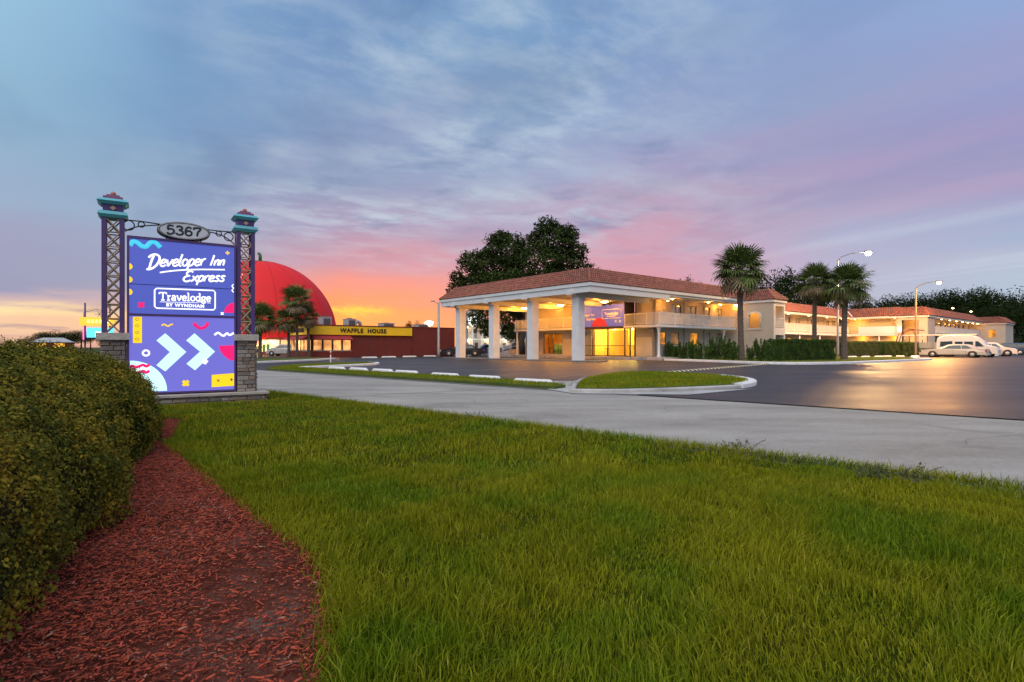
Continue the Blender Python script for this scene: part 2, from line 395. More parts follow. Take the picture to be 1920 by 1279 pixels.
ground_mat('asphalt', [(.45,(.014,.013,.013)),(.7,(.025,.023,.023)),(.95,(.045,.041,.040))], (.40,.56), .35, 1, 22, spec=.4, fine=9, stretch=(R(-42),(.35,1.2,1)))
ground_mat('mulch_bed', [(.5,(.05,.016,.011)),(.70,(.12,.030,.018)),(.84,(.16,.060,.042)),(.95,(.19,.13,.11))], (.9,1), 1.6, 1, 45, fine=50, spec=.05)
ground_mat('concrete', [(.5,(.28,.27,.255)),(.72,(.42,.41,.40)),(.95,(.52,.51,.50))], (.7,.9), 1.5, .5, 40)
def sheet(name, poly, z, m, kind='structure'):
    A = sum(poly[i][0]*poly[(i+1)%len(poly)][1]-poly[(i+1)%len(poly)][0]*poly[i][1] for i in range(len(poly)))
    if A < 0: poly = poly[::-1]
    b = MB(); b.add([(x,y,z) for x,y in poly], [tuple(range(len(poly)))]); return b.build(name, m, kind=kind)
sheet('ground', [(-1500,-300),(1500,-300),(1500,2500),(-1500,2500)], -.03, 'far_ground')
far = [(-62,73),(-12,26.8),(.72,14.9),(3.1,12.8),(7.95,8.5),(42,-22)]
near = [(30,-20.2),(3.85,4.05),(-5.6,13.1),(-52,56)]
sheet('road', far+near, .004, 'road')
sheet('parking_lot', [(-62,73.2),(-12,27),(.72,15.1),(3.1,12.98),(7.95,8.68),(42,-21.8),(150,-22),(150,125),(-62,125)], .010, 'asphalt')
# dark expansion joints across the concrete road
def strip(mb, a, b, w, z):
    d = Vector((b[0]-a[0], b[1]-a[1])).normalized(); n = Vector((-d.y, d.x))*w/2
    mb.add([(a[0]+n.x,a[1]+n.y,z),(a[0]-n.x,a[1]-n.y,z),(b[0]-n.x,b[1]-n.y,z),(b[0]+n.x,b[1]+n.y,z)], [(0,1,2,3)])
mat('joint', (.17,.165,.16), .9, .2, 10)
jm = MB()
for k in (-14, -7.6, 7):
    a = (-5.6+.739*(k+9)*1, 13.1-.674*(k+9)); nrm = (.676,.736)
    strip(jm, (a[0]+nrm[0]*.05, a[1]+nrm[1]*.05), (a[0]+nrm[0]*5.0+.9, a[1]+nrm[1]*5.0-.8), .035, .010)
def crack(p, d, n_, w0=.007):
    p = Vector(p); a = math.atan2(d[1], d[0])
    for _ in range(n_):
        a += rng.normal()*.35; q_ = p+Vector((math.cos(a), math.sin(a)))*(.12+.2*rng.random()); strip(jm, p, q_, w0*(.5+rng.random()), .0101+.0002*rng.random()); p = q_; a += (math.atan2(d[1], d[0])-a)*.3
for p, d, n_ in (((-1.5,12.6),(1,-.9),16),((2.2,9.1),(.5,1),9),((-6.5,17.5),(1,-.6),14),((5.2,6.4),(.8,.4),10),((.3,11.2),(.2,1),8)): crack(p, d, n_)
jm.build('road_joints', 'joint', kind='structure')
# gutter edge between the concrete road and the islands
gm = MB(); strip(gm, (-40,52.6), (-12.0,26.75), .16, .016); strip(gm, (-12.0,26.75), (.74,14.8), .22, .016); strip(gm, (.74,14.8),(3.0,12.95), .2, .016)
gm.build('gutter', 'joint', kind='structure')
# painted bay lines on the asphalt
mat('line_paint', (.24,.23,.22), .6, .5, 1.5)
lm = MB()
for (a, b) in [((700,694),(770,689)),((760,698),(840,690.5)),((838,701.5),(925,693.5)),((921,707),(1011,697)),((1004,714),(1093,702)),((660,691.5),(735,686.5))]:
    strip(lm, G(*a), G(*b), .09, .016)
for px in (1600,1640,1680): strip(lm, G(px,668.5), G(px+28,672), .09, .016)
lm.build('bay_lines', 'line_paint', kind='structure')

def offset(poly, d):
    n = len(poly); out = []
    for i in range(n):
        p0, p1, p2 = Vector(poly[i-1]), Vector(poly[i]), Vector(poly[(i+1)%n])
        e1 = (p1-p0).normalized(); e2 = (p2-p1).normalized(); n1 = Vector((-e1.y,e1.x)); n2 = Vector((-e2.y,e2.x)); nn = (n1+n2)
        if nn.length < 1e-4: nn = n1
        nn.normalize(); k = min(1/max(.35, nn.dot(n1)), 2); out.append((p1.x+nn.x*d*k, p1.y+nn.y*d*k))
    return out
def ccw(poly):
    A = sum(poly[i][0]*poly[(i+1)%len(poly)][1]-poly[(i+1)%len(poly)][0]*poly[i][1] for i in range(len(poly)))
    return poly if A > 0 else poly[::-1]
def curb(name, pts, w=.16, h=.14, m='curb_paint', label=None):
    """open kerb run: chamfered profile swept along pts (a list of ground points)"""
    prof = [(-w/2,0),(-w/2,h-.03),(-w/2+.035,h),(w/2-.035,h),(w/2,h-.03),(w/2,0)]
    P = [Vector(p) for p in pts]; vs = []; fs = []; k = len(prof)
    for i, p in enumerate(P):
        d = (P[min(i+1,len(P)-1)]-P[max(i-1,0)]).normalized(); n = Vector((-d.y, d.x))
        vs += [(p.x+n.x*a, p.y+n.y*a, z) for a, z in prof]
    for i in range(len(P)-1):
        for j in range(k-1): fs.append((i*k+j, (i+1)*k+j, (i+1)*k+j+1, i*k+j+1))
    fs += [tuple(range(k)), tuple((len(P)-1)*k+j for j in range(k))[::-1]]
    b = MB(); b.add(vs, fs); return b.build(name, m, kind='structure')
def smooth_pts(pts, n=6):
    P = [Vector(p) for p in pts]; out = []
    for i in range(len(P)-1):
        p0 = P[max(i-1,0)]; p1 = P[i]; p2 = P[i+1]; p3 = P[min(i+2,len(P)-1)]
        for k in range(n):
            t = k/n; out.append(.5*((2*p1)+(-p0+p2)*t+(2*p0-5*p1+4*p2-p3)*t*t+(-p0+3*p1-3*p2+p3)*t**3))
    out.append(P[-1]); return [tuple(p) for p in out]
def island(name, poly, z=.10):
    poly = ccw(poly); b = MB(); b.prism(poly, 0.0, z); return b.build(name, 'strip_grass', kind='structure')

# island with wheel stops between road and bays (arm A and arm B of a V)
armA = [(-12.4,27.6),(-12.9,31),(-12.6,33.8),(-11.3,36.2),(-10.1,38),(-9.3,37.3),(-8.9,34.2),(-11.0,28.6)]
armB = [(-12.3,27.35),(1.15,14.75),(1.5,15.3),(.9,17.2),(-10.9,28.5)]
island('grass_strip', armB, .09); island('grass_wedge', armA, .098)
curb('kerb', smooth_pts([(-11.1,28.6),(-10.2,31),(-8.95,34.0),(-9.0,36.6),(-9.9,38)]), .24)
mat('rubble', (.30,.29,.27), .95, .3, 6, 1, 20)
rb = MB()
for i in range(16):
    x, y = 1.1+rng.random()*.9, 15.9+rng.random()*1.0; r = .10+.14*rng.random()
    rb.add([(x+r*1.5*math.cos(a)*(.7+.5*rng.random()), y+r*math.sin(a)*(.7+.5*rng.random()), .02) for a in np.linspace(0,5.4,7)]+[(x+r*.8*math.cos(a), y+r*.6*math.sin(a), .08+.05*rng.random()) for a in np.linspace(0,5.4,7)],
           [tuple(range(7))[::-1], tuple(range(7,14))]+[(k,(k+1)%7,7+(k+1)%7,7+k) for k in range(7)])
rb.build('broken_concrete', 'rubble', kind='stuff', label='broken concrete lumps at the end of the grass strip by the road', cat='rubble')
# oval island
isl = smooth_pts([(1.65,13.75),(2.0,16.2),(2.6,18.6),(3.7,21.0),(4.7,22.5),(5.8,23.0),(6.9,21.7),(7.75,19.8),(7.55,17.6),(6.9,16.1),(6.0,15.15),(4.0,14.15),(2.6,13.7),(1.65,13.75)], 4)[:-1]
island('grass_island', isl, .12)
ci = ccw(isl); co = offset(ci, -.11)
ring = co+[co[0]]
nose = [p for p in smooth_pts([(7.75,20.3),(7.82,18.8),(7.55,17.3),(6.95,16.1),(6.3,15.3)], 5)]
curb('island_kerb', [p for p in ring], .15, .11, 'concrete')
curb('painted_kerb_nose', nose, .34, .14, 'curb_paint')
sheet('concrete_apron', [(.95,14.75),(1.5,13.35),(4.2,13.0),(6.6,14.9),(4.1,13.95),(2.4,13.5),(1.6,13.7),(1.9,16.8),(1.4,16.9),(1.5,15.4)], .020, 'concrete')
# planting bed by the motel
bed_front = [st(9.2,-.3), (15.3,41.5), (16.6,37.6), (18.1,36.0), (20.5,36.2), (23.9,38.0), (30,42.6), (36.0,47.4), (37.6,49.4), (37.4,50.6)]
bed = smooth_pts(bed_front)+[G(1700,671.2), G(1600,670.2), st(25.6,-3.5), st(22.6,-3.5), st(22.6,1.9), st(9.6,1.9)]
island('planting_bed', bed, .10)
curb('bed_kerb', smooth_pts(bed_front)+[tuple(G(1715,671.6))], .34, .17)
# strip with palms in front of the diner
i0 = [(-20.2,37.4),(-18.2,38.3),(-16.6,46.5),(-17.0,51.5),(-19.5,56.2),(-34,56.5),(-34,38)]
island('diner_strip', i0, .10); curb('diner_kerb', [(-34,37.9),(-20.2,37.2),(-18.0,38.2),(-16.5,46.4),(-16.8,51.6)], .26, .15)
# sidewalks of the motel
sw = MB(); sw.prism([st(8.2,1.9),st(8.2,21.5),st(11.0,21.5),st(11.0,1.9)], 0, .28); sw.prism([st(9.0,.0),st(9.0,1.9),st(23,1.9),st(23,.0)], 0, .26)
sw.build('sidewalk', 'concrete', kind='structure')
ci_ = MB(); ci_.prism([st(.15,-.6),st(.15,20.4),st(1.75,20.4),st(1.75,-.2)], 0, .11); ci_.build('canopy_island', 'joint', kind='structure')

# ---- lawn and mulch
lawn = [(-4.08,6.5),(-3.55,5.92),(-2.45,4.64),(-1.66,3.69),(-1.12,3.1),(-.88,2.74),(-.71,2.23),(-.585,1.87),(-.5,1.2),(-.5,-2),(9,-2),(9,-1.0),(3.85,4.0),(-.3,8.15),(-2.6,10.25),(-4.9,12.35),(-6.5,13.8),(-9.5,16.6),(-12.5,14),(-9.2,8.8),(-5.2,8.6)]
lawn_c = ccw(lawn)
def in_poly(P, poly):
    x, y = P[:,0], P[:,1]; r = np.zeros(len(P), bool); n = len(poly)
    for i in range(n):
        x0,y0 = poly[i]; x1,y1 = poly[(i+1)%n]
        c_ = ((y0 > y) != (y1 > y)) & (x < (x1-x0)*(y-y0)/((y1-y0) if y1 != y0 else 1e-9)+x0); r ^= c_
    return r
b = MB(); b.prism(lawn_c, -.02, .03); b.build('lawn', 'lawn_soil', kind='structure')
mulch = [(-.2,-2),(-.5,1.2),(-.585,1.87),(-.71,2.23),(-.88,2.74),(-1.12,3.1),(-1.66,3.69),(-2.45,4.64),(-3.55,5.92),(-4.08,6.5),(-5.1,8.7),(-12,8.7),(-12,-2)]
sheet('mulch_bed', mulch, .006, 'mulch_bed')

def grass_mat():
    m = bpy.data.materials.new('grass'); m.use_nodes = True; t = m.node_tree; n = t.nodes; l = t.links; b = n['Principled BSDF']
    b.inputs['Roughness'].default_value = .7; b.inputs['Specular IOR Level'].default_value = .12
    tx = n.new('ShaderNodeTexCoord'); a = n.new('ShaderNodeTexNoise'); a.inputs['Scale'].default_value = 1.1; a.inputs['Detail'].default_value = 3
    l.new(tx.outputs['Object'], a.inputs['Vector'])
    g = n.new('ShaderNodeNewGeometry')
    r = n.new('ShaderNodeValToRGB'); e = r.color_ramp.elements
    e[0].position = .36; e[0].color = (.12,.24,.006,1); e[1].position = .66; e[1].color = (.36,.335,.010,1)
    k = e.new(.5); k.color = (.235,.262,.006,1)
    l.new(a.outputs[0], r.inputs[0])
    r2 = n.new('ShaderNodeValToRGB'); e = r2.color_ramp.elements; e[0].position = 0; e[0].color = (.035,.06,.006,1); e[1].position = 1; e[1].color = (.36,.28,.08,1)
    for p, c_ in ((.35,(.10,.15,.006,1)),(.8,(.28,.31,.015,1)),(.93,(.34,.33,.02,1))): k = e.new(p); k.color = c_
    l.new(g.outputs['Random Per Island'], r2.inputs[0])
    mx = n.new('ShaderNodeMix'); mx.data_type = 'RGBA'; mx.inputs[0].default_value = .5; l.new(r.outputs[0], mx.inputs[6]); l.new(r2.outputs[0], mx.inputs[7])
    l.new(mx.outputs[2], b.inputs['Base Color'])
    tr = n.new('ShaderNodeBsdfTranslucent'); l.new(mx.outputs[2], tr.inputs[0]); ms = n.new('ShaderNodeMixShader'); ms.inputs[0].default_value = .25
    l.new(b.outputs[0], ms.inputs[1]); l.new(tr.outputs[0], ms.inputs[2]); l.new(ms.outputs[0], n['Material Output'].inputs[0])
    MT['grass'] = m
grass_mat()
def blades(P, h, w, z0, lean=.45):
    n = len(P); th = rng.random(n)*2*np.pi; ph = rng.random(n)*2*np.pi
    s = np.stack([np.cos(th), np.sin(th), np.zeros(n)], 1)*(w*(.7+.6*rng.random(n)))[:,None]
    # neighbouring blades lean alike: slow angle field
    fld = 1.4*np.sin(P[:,0]*2.1+1.3*np.sin(P[:,1]*1.7))+1.2*np.cos(P[:,1]*2.6+P[:,0]*.9)
    ph = np.where(rng.random(n) < .22, fld, ph)
    hh = h*(.55+.75*rng.random(n)); ln = lean*(.2+1.2*rng.random(n)**1.4)
    d = np.stack([np.cos(ph), np.sin(ph), np.zeros(n)], 1)
    B = np.column_stack([P, np.full(n, z0)]) if np.isscalar(z0) else np.column_stack([P, z0])
    up = np.array([0,0,1.])
    m = B+d*(hh*ln*.35)[:,None]+up*(hh*.55)[:,None]
    tp = B+d*(hh*ln)[:,None]+up*(hh*np.clip(1-.35*ln, .35, 1))[:,None]
    V = np.stack([B-s, B+s, m-s*.8, m+s*.8, tp], 1).reshape(-1,3); o = (np.arange(n)*5)[:,None]
    F = np.concatenate([o+np.array([0,1,3]), o+np.array([0,3,2]), o+np.array([2,3,4])], 0)
    return V, F
def sample_lawn(n, ymin, ymax, pw):
    Yd = (rng.random(n)*(ymax**pw-ymin**pw)+ymin**pw)**(1/pw); Xd = (rng.random(n)*2.3-1.1)*(Yd+.6)
    P = np.column_stack([Xd, Yd]); return P[in_poly(P, lawn_c)]
P1 = sample_lawn(270000, 1.3, 5.0, 1.5); P2 = sample_lawn(260000, 4.8, 15, 1.1)
# thin, patchy growth with a few bare spots
def thin(P, k=1.0):
    f = np.sin(P[:,0]*3.1+np.sin(P[:,1]*2.3)*1.5)*np.cos(P[:,1]*3.7+P[:,0]*1.1)+.5*np.sin(P[:,0]*9+P[:,1]*7)
    return P[rng.random(len(P)) < np.clip(.92-.22*k*(f > .75)-.25*k*(f > 1.05), 0, 1)], f
P1, _ = thin(P1); P2, _ = thin(P2)
hn = lambda P: 1+.22*np.sin(P[:,0]*1.9+P[:,1]*1.3)+.25*np.sin(P[:,0]*5.3-P[:,1]*4.1)+.2*np.sin(P[:,0]*13+3*np.sin(P[:,1]*5))
parts_v = []; parts_f = []; off = 0
for P, h, w in ((P1, .072, .0024), (P2, .075, .0040)):
    V, F = blades(P, h*hn(P)*np.clip(1.25-.06*P[:,1], .55, 1), w, .028, .6); parts_v.append(V); parts_f.append(F+off); off += len(V)
# shaggier taller blades along the mulch edge and road edge
def along(pts, n, spread, h):
    P = []
    for i in range(len(pts)-1):
        a, b_ = np.array(pts[i]), np.array(pts[i+1]); k = int(n*np.linalg.norm(b_-a))
        t = rng.random(k)[:,None]; P.append(a+(b_-a)*t+rng.normal(size=(k,2))*spread)
    return np.concatenate(P)
E1 = along(lawn[:9], 1500, .045, .1); E2 = along([(-6.5,13.8),(-4.9,12.35),(-2.6,10.25),(-.3,8.15),(4.0,4.25),(6.5,1.95)], 900, .07, .1)
for P, h, w in ((E1, .085, .0022), (E2, .12, .0035)):
    V, F = blades(P, h*np.ones(len(P)), w, .01, .9); parts_v.append(V); parts_f.append(F+off); off += len(V)
obj('lawn_grass', npmesh('lawn_grass', np.concatenate(parts_v), np.concatenate(parts_f), 'grass'), kind='stuff', label='long green grass of the front lawn beside the concrete road', category='grass')
# short grass on the islands
def poly_sample(poly, n):
    a = np.array(poly); lo, hi = a.min(0), a.max(0); P = rng.random((n,2))*(hi-lo)+lo; return P[in_poly(P, poly)]
for nm, poly, n, z, h, lab in (('island_grass', ccw(isl), 26000, .12, .06, 'short turf on the oval island in the car park'),
                               ('strip_turf', ccw(armB), 60000, .09, .06, 'turf of the narrow strip between road and wheel stops'),
                               ('wedge_turf', ccw(armA), 12000, .098, .07, 'turf on the pointed island at the car park entrance'),
                               ('bed_turf', ccw(bed), 26000, .10, .07, 'low turf of the planting bed before the motel')):
    V, F = blades(poly_sample(poly, n), h, .009, z); obj(nm, npmesh(nm, V, F, 'grass'), kind='stuff', label=lab, category='grass')

# wood chips
mat('chip', (.34,.058,.026), .85, .45, 30, .3, 80, island=.6); mat('chip_pale', (.33,.17,.12), .8, .3, 30, island=.4)
def chips(n, ymin, ymax, m, name, lab, smul=1):
    Yd = (rng.random(n)*(ymax**1.5-ymin**1.5)+ymin**1.5)**(1/1.5); Xd = -.2-rng.random(n)*(Yd*.75+1.6)
    P = np.column_stack([Xd, Yd]); P = P[in_poly(P, ccw(mulch))]
    # worn, bare tongue of soil near the lawn
    f = np.exp(-(((P[:,0]+1.25+.35*(P[:,1]-2.6))/.33)**2+((P[:,1]-2.75)/.75)**2))
    f2 = np.clip(np.sin(P[:,0]*4.3+np.sin(P[:,1]*3.1)*2)*np.sin(P[:,1]*3.7+1.2),0,1)+np.clip((P[:,1]-4.2)/2.2,0,1); P = P[rng.random(len(P)) > np.clip(f*.85+f2*.28,0,.9)]; n = len(P)
    L_ = smul*(.003+.019*rng.random(n)**2.6); W_ = smul*(.0012+.0042*rng.random(n)**1.5); T_ = .001+.0015*rng.random(n)
    a = rng.random(n)*6.28; a = np.where(rng.random(n) < .4, .5+rng.normal(size=n)*.4, a); tl = rng.normal(size=n)*.2; rl = rng.normal(size=n)*.5
    ex = np.stack([np.cos(a)*np.cos(tl), np.sin(a)*np.cos(tl), np.sin(tl)], 1)
    ey = np.stack([-np.sin(a)*np.cos(rl), np.cos(a)*np.cos(rl), np.sin(rl)], 1); ez = np.cross(ex, ey)
    c_ = np.column_stack([P, .012+.022*rng.random(n)])
    V = []
    for sx, tw in ((-1,.45),(1,.7)):
        for sy in (-1,1):
            for sz in (-1,1): V.append(c_+ex*(L_*sx)[:,None]+ey*(W_*sy*tw*(1.2))[:,None]+ez*(T_*sz)[:,None])
    V = np.stack(V, 1).reshape(-1,3); o = (np.arange(n)*8)[:,None]
    F = np.concatenate([o+np.array(q_) for q_ in ((0,1,3,2),(4,6,7,5),(0,4,5,1),(2,3,7,6),(1,5,7,3))], 0)
    obj(name, npmesh(name, V, F, m), kind='stuff', label=lab, category='mulch')
chips(175000, 1.3, 8.6, 'chip', 'wood_chips', 'red dyed wood chips scattered over the bed beside the hedge')
chips(9000, 1.3, 8.6, 'chip_pale', 'pale_wood_chips', 'paler weathered wood chips mixed into the red mulch', .9)

# ---- clipped hedge mound at the left
def hedge_surf(a, h_):          # a along axis (m), h_ angle over the section 0..pi -> point, normal
    pass
HA = np.array([-5.05,-.8]); HB = np.array([-6.85,6.75]); hd = (HB-HA)/np.linalg.norm(HB-HA); hnrm = np.array([hd[1],-hd[0]])
HL = np.linalg.norm(HB-HA)
def hedge_pts(u, v, inset=0.):
    # u in 0..1.  length then round end cap ; v in 0..1 across the section
    al = u*(HL+2.4); endd = np.clip((al-(HL-1.2))/3.6, 0, 1); wscale = np.sqrt(np.clip(1-endd**2.2, 0, 1))
    w = (4.34-2.14*np.clip(al/HL,0,1))*wscale*(1+.018*np.sin(al*2.1)+.015*np.sin(al*5.3+1))-inset
    H = (1.27-.10*np.clip((al-2)/5,0,1))*np.clip(wscale,0,1)**.8*(1+.025*np.sin(al*3.3+v*4)+.02*np.sin(al*7+v*9))-inset
    th = np.pi*v; cs, sn = np.cos(th), np.sin(th); e = .62
    xx = np.sign(cs)*np.abs(cs)**e*w; zz = np.abs(sn)**e*H
    Pxy = HA+hd*al[:,None]+hnrm*xx[:,None]; P = np.column_stack([Pxy, zz])
    nx = np.sign(cs)*np.abs(cs)**(2-e)/2.3; nz = np.abs(sn)**(2-e)/1.25; na = endd**1.5*.5
    Nn = np.column_stack([hnrm[0]*nx+hd[0]*na, hnrm[1]*nx+hd[1]*na, nz]); Nn /= np.linalg.norm(Nn, axis=1)[:,None]+1e-9
    return P, Nn
hg = thing('hedge', 'large rounded clipped hedge mound over the red mulch, left of the sign', 'hedge')
nu, nv = 60, 40
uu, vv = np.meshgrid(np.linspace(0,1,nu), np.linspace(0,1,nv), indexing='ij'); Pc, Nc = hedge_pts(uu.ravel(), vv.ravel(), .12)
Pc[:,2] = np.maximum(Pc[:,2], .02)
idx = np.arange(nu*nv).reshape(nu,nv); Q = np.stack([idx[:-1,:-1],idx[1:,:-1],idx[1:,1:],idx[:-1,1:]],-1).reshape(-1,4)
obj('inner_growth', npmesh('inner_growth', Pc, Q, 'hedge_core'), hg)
def hedge_mat():
    m = bpy.data.materials.new('hedge_leaf'); m.use_nodes = True; t = m.node_tree; n = t.nodes; l = t.links; b = n['Principled BSDF']
    b.inputs['Roughness'].default_value = .85; b.inputs['Specular IOR Level'].default_value = .1
    tx = n.new('ShaderNodeTexCoord'); a = n.new('ShaderNodeTexNoise'); a.inputs['Scale'].default_value = 3.2; a.inputs['Detail'].default_value = 5; l.new(tx.outputs['Object'], a.inputs['Vector'])
    g = n.new('ShaderNodeNewGeometry'); ad = n.new('ShaderNodeMath'); ad.operation = 'MULTIPLY_ADD'; l.new(g.outputs['Random Per Island'], ad.inputs[0]); ad.inputs[1].default_value = .22; l.new(a.outputs[0], ad.inputs[2])
    r = n.new('ShaderNodeValToRGB'); e = r.color_ramp.elements; e[0].position = .38; e[0].color = (.035,.05,.010,1); e[1].position = .86; e[1].color = (.30,.20,.02,1)
    for p, c_ in ((.52,(.075,.088,.012,1)),(.66,(.15,.135,.014,1))): k = e.new(p); k.color = c_
    l.new(ad.outputs[0], r.inputs[0]); l.new(r.outputs[0], b.inputs['Base Color']); MT['hedge_leaf'] = m
hedge_mat()
n = 360000
u_ = rng.random(n)**1.15; v_ = rng.random(n)**1.25
# tufts: pull samples towards twig tips, displaced out or in
P, Nn = hedge_pts(u_, v_)
tuft = np.sin(P[:,0]*17+np.sin(P[:,1]*13)*2)*np.sin(P[:,1]*19+P[:,2]*15)+.6*np.sin(P[:,2]*31+P[:,0]*27)
dep = rng.random(n)*.11-.035*np.clip(tuft,-1,1)-.01
big_ = .026*np.sin(P[:,0]*3.3+P[:,2]*4)*np.sin(P[:,1]*3.9+1)+.03*np.sin(P[:,1]*8+P[:,2]*7)
P = P-Nn*(dep+big_)[:,None]
dist = np.linalg.norm(P[:,:2], axis=1); keep = (P[:,2] > .02) & (P[:,1] > .2) & ((P[:,0]*hnrm[0]+P[:,1]*hnrm[1]) > (HA@hnrm)-1.3)
P, Nn, dist = P[keep], Nn[keep], dist[keep]
V, F = leaves(P, Nn, np.clip(.0065+.0016*dist, .0095, .018), .6, .48)
f1 = obj('foliage', npmesh('foliage', V, F, 'hedge_leaf'), hg, kind='stuff')
# protruding twigs
n = 7000; P, Nn = hedge_pts(rng.random(n), rng.random(n)*.85+.0); k = (P[:,1] > .5) & (P[:,2] > .25); P, Nn = P[k], Nn[k]
tw = []; 
for off_ in (.02,.045,.07,.09):
    tw.append((P+Nn*off_+rng.normal(size=P.shape)*.012, Nn))
V, F = leaves(np.concatenate([a for a,_ in tw]), np.concatenate([b_ for _,b_ in tw]), .012, .5, 1.0)
obj('shoots', npmesh('shoots', V, F, 'hedge_leaf'), hg, kind='stuff')

# weeds on the road edge
gcp = along([(1.6,6.35),(2.6,5.45),(3.6,4.5),(4.6,3.55)], 900, .07, 0); gcz = .02+.07*rng.random(len(gcp))*np.exp(-((gcp[:,0]-2.9)/1.1)**2)
V, F = leaves(np.column_stack([gcp, gcz]), np.tile([0,-.2,1.],(len(gcp),1)), .010, .6, .6)
obj('ground_cover', npmesh('ground_cover', V, F, 'weed'), kind='stuff', label='low dark creeping weeds along the ragged lawn edge by the road', category='ground cover')
for i, (px, py, sc_, lab) in enumerate(((1660,905,1.15,'dark leafy weed clump at the road edge, rightmost and largest'),(880,790,.95,'small weed clump at the road edge, leftmost of the three on the verge'),(1385,846,.8,'small dark weed between the other two on the road edge'))):
    x, y = G(px, py); b = MB(); w = thing('weed', lab, 'weed', (x,y,.02), 0, 'weeds along the road edge')
    LP = []
    for k in range(16):
        a = rng.random()*6.28; r_ = (.02+.22*rng.random())*sc_; hh = (.04+.10*rng.random())*sc_
        p0 = (rng.normal()*.12*sc_, rng.normal()*.05*sc_, 0); p1 = (p0[0]+math.cos(a)*r_*.5, p0[1]+math.sin(a)*r_*.3, hh*.7); p2 = (p0[0]+math.cos(a)*r_, p0[1]+math.sin(a)*r_*.6, hh)
        b.tube([(0,0,0),p0,p1,p2], .0022, 4)
        for t_ in np.linspace(.15,1,22): LP.append(np.array(p0)*(1-t_)+np.array(p2)*t_+rng.normal(size=3)*.008+np.array([0,0,.01]))
    b.build('stem', 'weed', w); V, F = leaves(np.array(LP), np.tile([0,0,1.],(len(LP),1)), .011*sc_**.5, .5, .8)
    obj('foliage', npmesh('foliage', V, F, 'weed'), w)
# ================================================================== roadside pylon sign
PLx, PLy = -7.37, 10.45; SA = R(33.9); wv = (math.cos(SA), math.sin(SA)); nv_ = (wv[1], -wv[0])
def sgn(cx, cy):
    px = 180+cx/2.974; py = 350+cy/2.974; rx = (px-960)/1024; rz = (651-py)/1024
    t = (PLx*nv_[0]+PLy*nv_[1])/(rx*nv_[0]+nv_[1]); return ((rx*t-PLx)*wv[0]+(t-PLy)*wv[1], EYE+t*rz)
SG = thing('pylon_sign', 'tall backlit blue sign between two purple lattice columns on stone piers, numbered 5367', 'sign', (PLx, PLy, 0), SA)
WD = 1.88
cb = MB(); cb.box((0,.0,.235),(WD,.34,3.29)); cab = cb.build('cabinet', 'purple', SG)
fr = MB()
for a, b_ in (((0,-.03,3.24),(WD,0,3.29)),((0,-.03,.235),(WD,0,.265)),((0,-.03,.265),(.035,0,3.24)),((WD-.035,-.03,.265),(WD,0,3.24)),((.035,-.03,1.755),(WD-.035,0,1.80))): fr.box(a, b_)
fr.build('cabinet_frame', 'purple', SG)
up = MB(); up.box((.037,-.012,1.802),(WD-.037,-.002,3.238)); upper = up.build('upper_panel', 'sg_blue', SG, label='blue upper sign face with two brand names')
lo = MB(); lo.box((.037,-.012,.267),(WD-.037,-.002,1.753)); lower = lo.build('lower_panel', 'sg_violet', SG, label='violet lower sign face with two pale arrows')
sm_ = MB(); zs = 2.36; sm_.box((.037,-.016,zs),(WD-.037,-.0125,zs+.012)); sm_.build('panel_seam', 'sg_line', upper)
def flat(name, m, par, polys, y0=-.0125, d=.004):
    b = MB()
    for i, p in enumerate(polys): b.vprism([(min(max(x,.04),WD-.04), z) for x, z in p], y0-d-.0007*i, y0)
    return b.build(name, m, par)
def ctube(name, m, par, lines, r, y0=-.0150, clampx=True):
    b = MB()
    for ln in lines:
        o = len(b.v); b.tube([(x, 0, z) for x, z in ln], r, 6)
        b.v[o:] = [((min(max(x,.04),WD-.04) if clampx else x), y0+y*.12, z) for x, y, z in b.v[o:]]
    return b.build(name, m, par)
C_ = lambda pts: [sgn(*p) for p in pts]
def smz(pts, n=5): return smooth_pts(pts, n)
def disc(cx, cy, r, a0=0, a1=360, n=24, rx=1): 
    x, z = sgn(cx, cy); p = arc(x, z, r*rx, r, a0, a1, n); return p[:-1] if a1-a0 == 360 else p
def cross(cx, cy, r, wdt, rot=0):
    x, z = sgn(cx, cy); out = []
    for a in (rot, rot+90):
        c0, s0 = math.cos(R(a)), math.sin(R(a)); out.append([(x+c0*r-s0*wdt, z+s0*r+c0*wdt),(x-c0*r-s0*wdt, z-s0*r+c0*wdt),(x-c0*r+s0*wdt, z-s0*r-c0*wdt),(x+c0*r+s0*wdt, z+s0*r-c0*wdt)])
    return out
ctube('cyan_squiggle', 'sg_cyan', upper, [smz(C_([(188,330),(205,308),(230,312),(255,332),(280,335),(305,312),(330,312),(360,340)]))], .042)
for cy in (445,518,587): flat('yellow_dot', 'sg_yellow', upper, [disc(182,cy,.062)])
flat('yellow_plus', 'sg_yellow', upper, cross(733,370,.040,.012))
ctube('white_squiggle', 'sg_white', upper, [smz(C_([(766,545),(758,556),(767,567),(758,578),(767,590)]),4)], .010)
flat('pink_disc', 'sg_pink', upper, [[p for p in disc(778,705,.215,90,180,14)]+[sgn(778,705)]])
flat('pink_cross', 'sg_pink', upper, cross(252,660,.062,.022,45))
flat('white_cross', 'sg_white', upper, cross(703,708,.034,.010,45), y0=-.018)
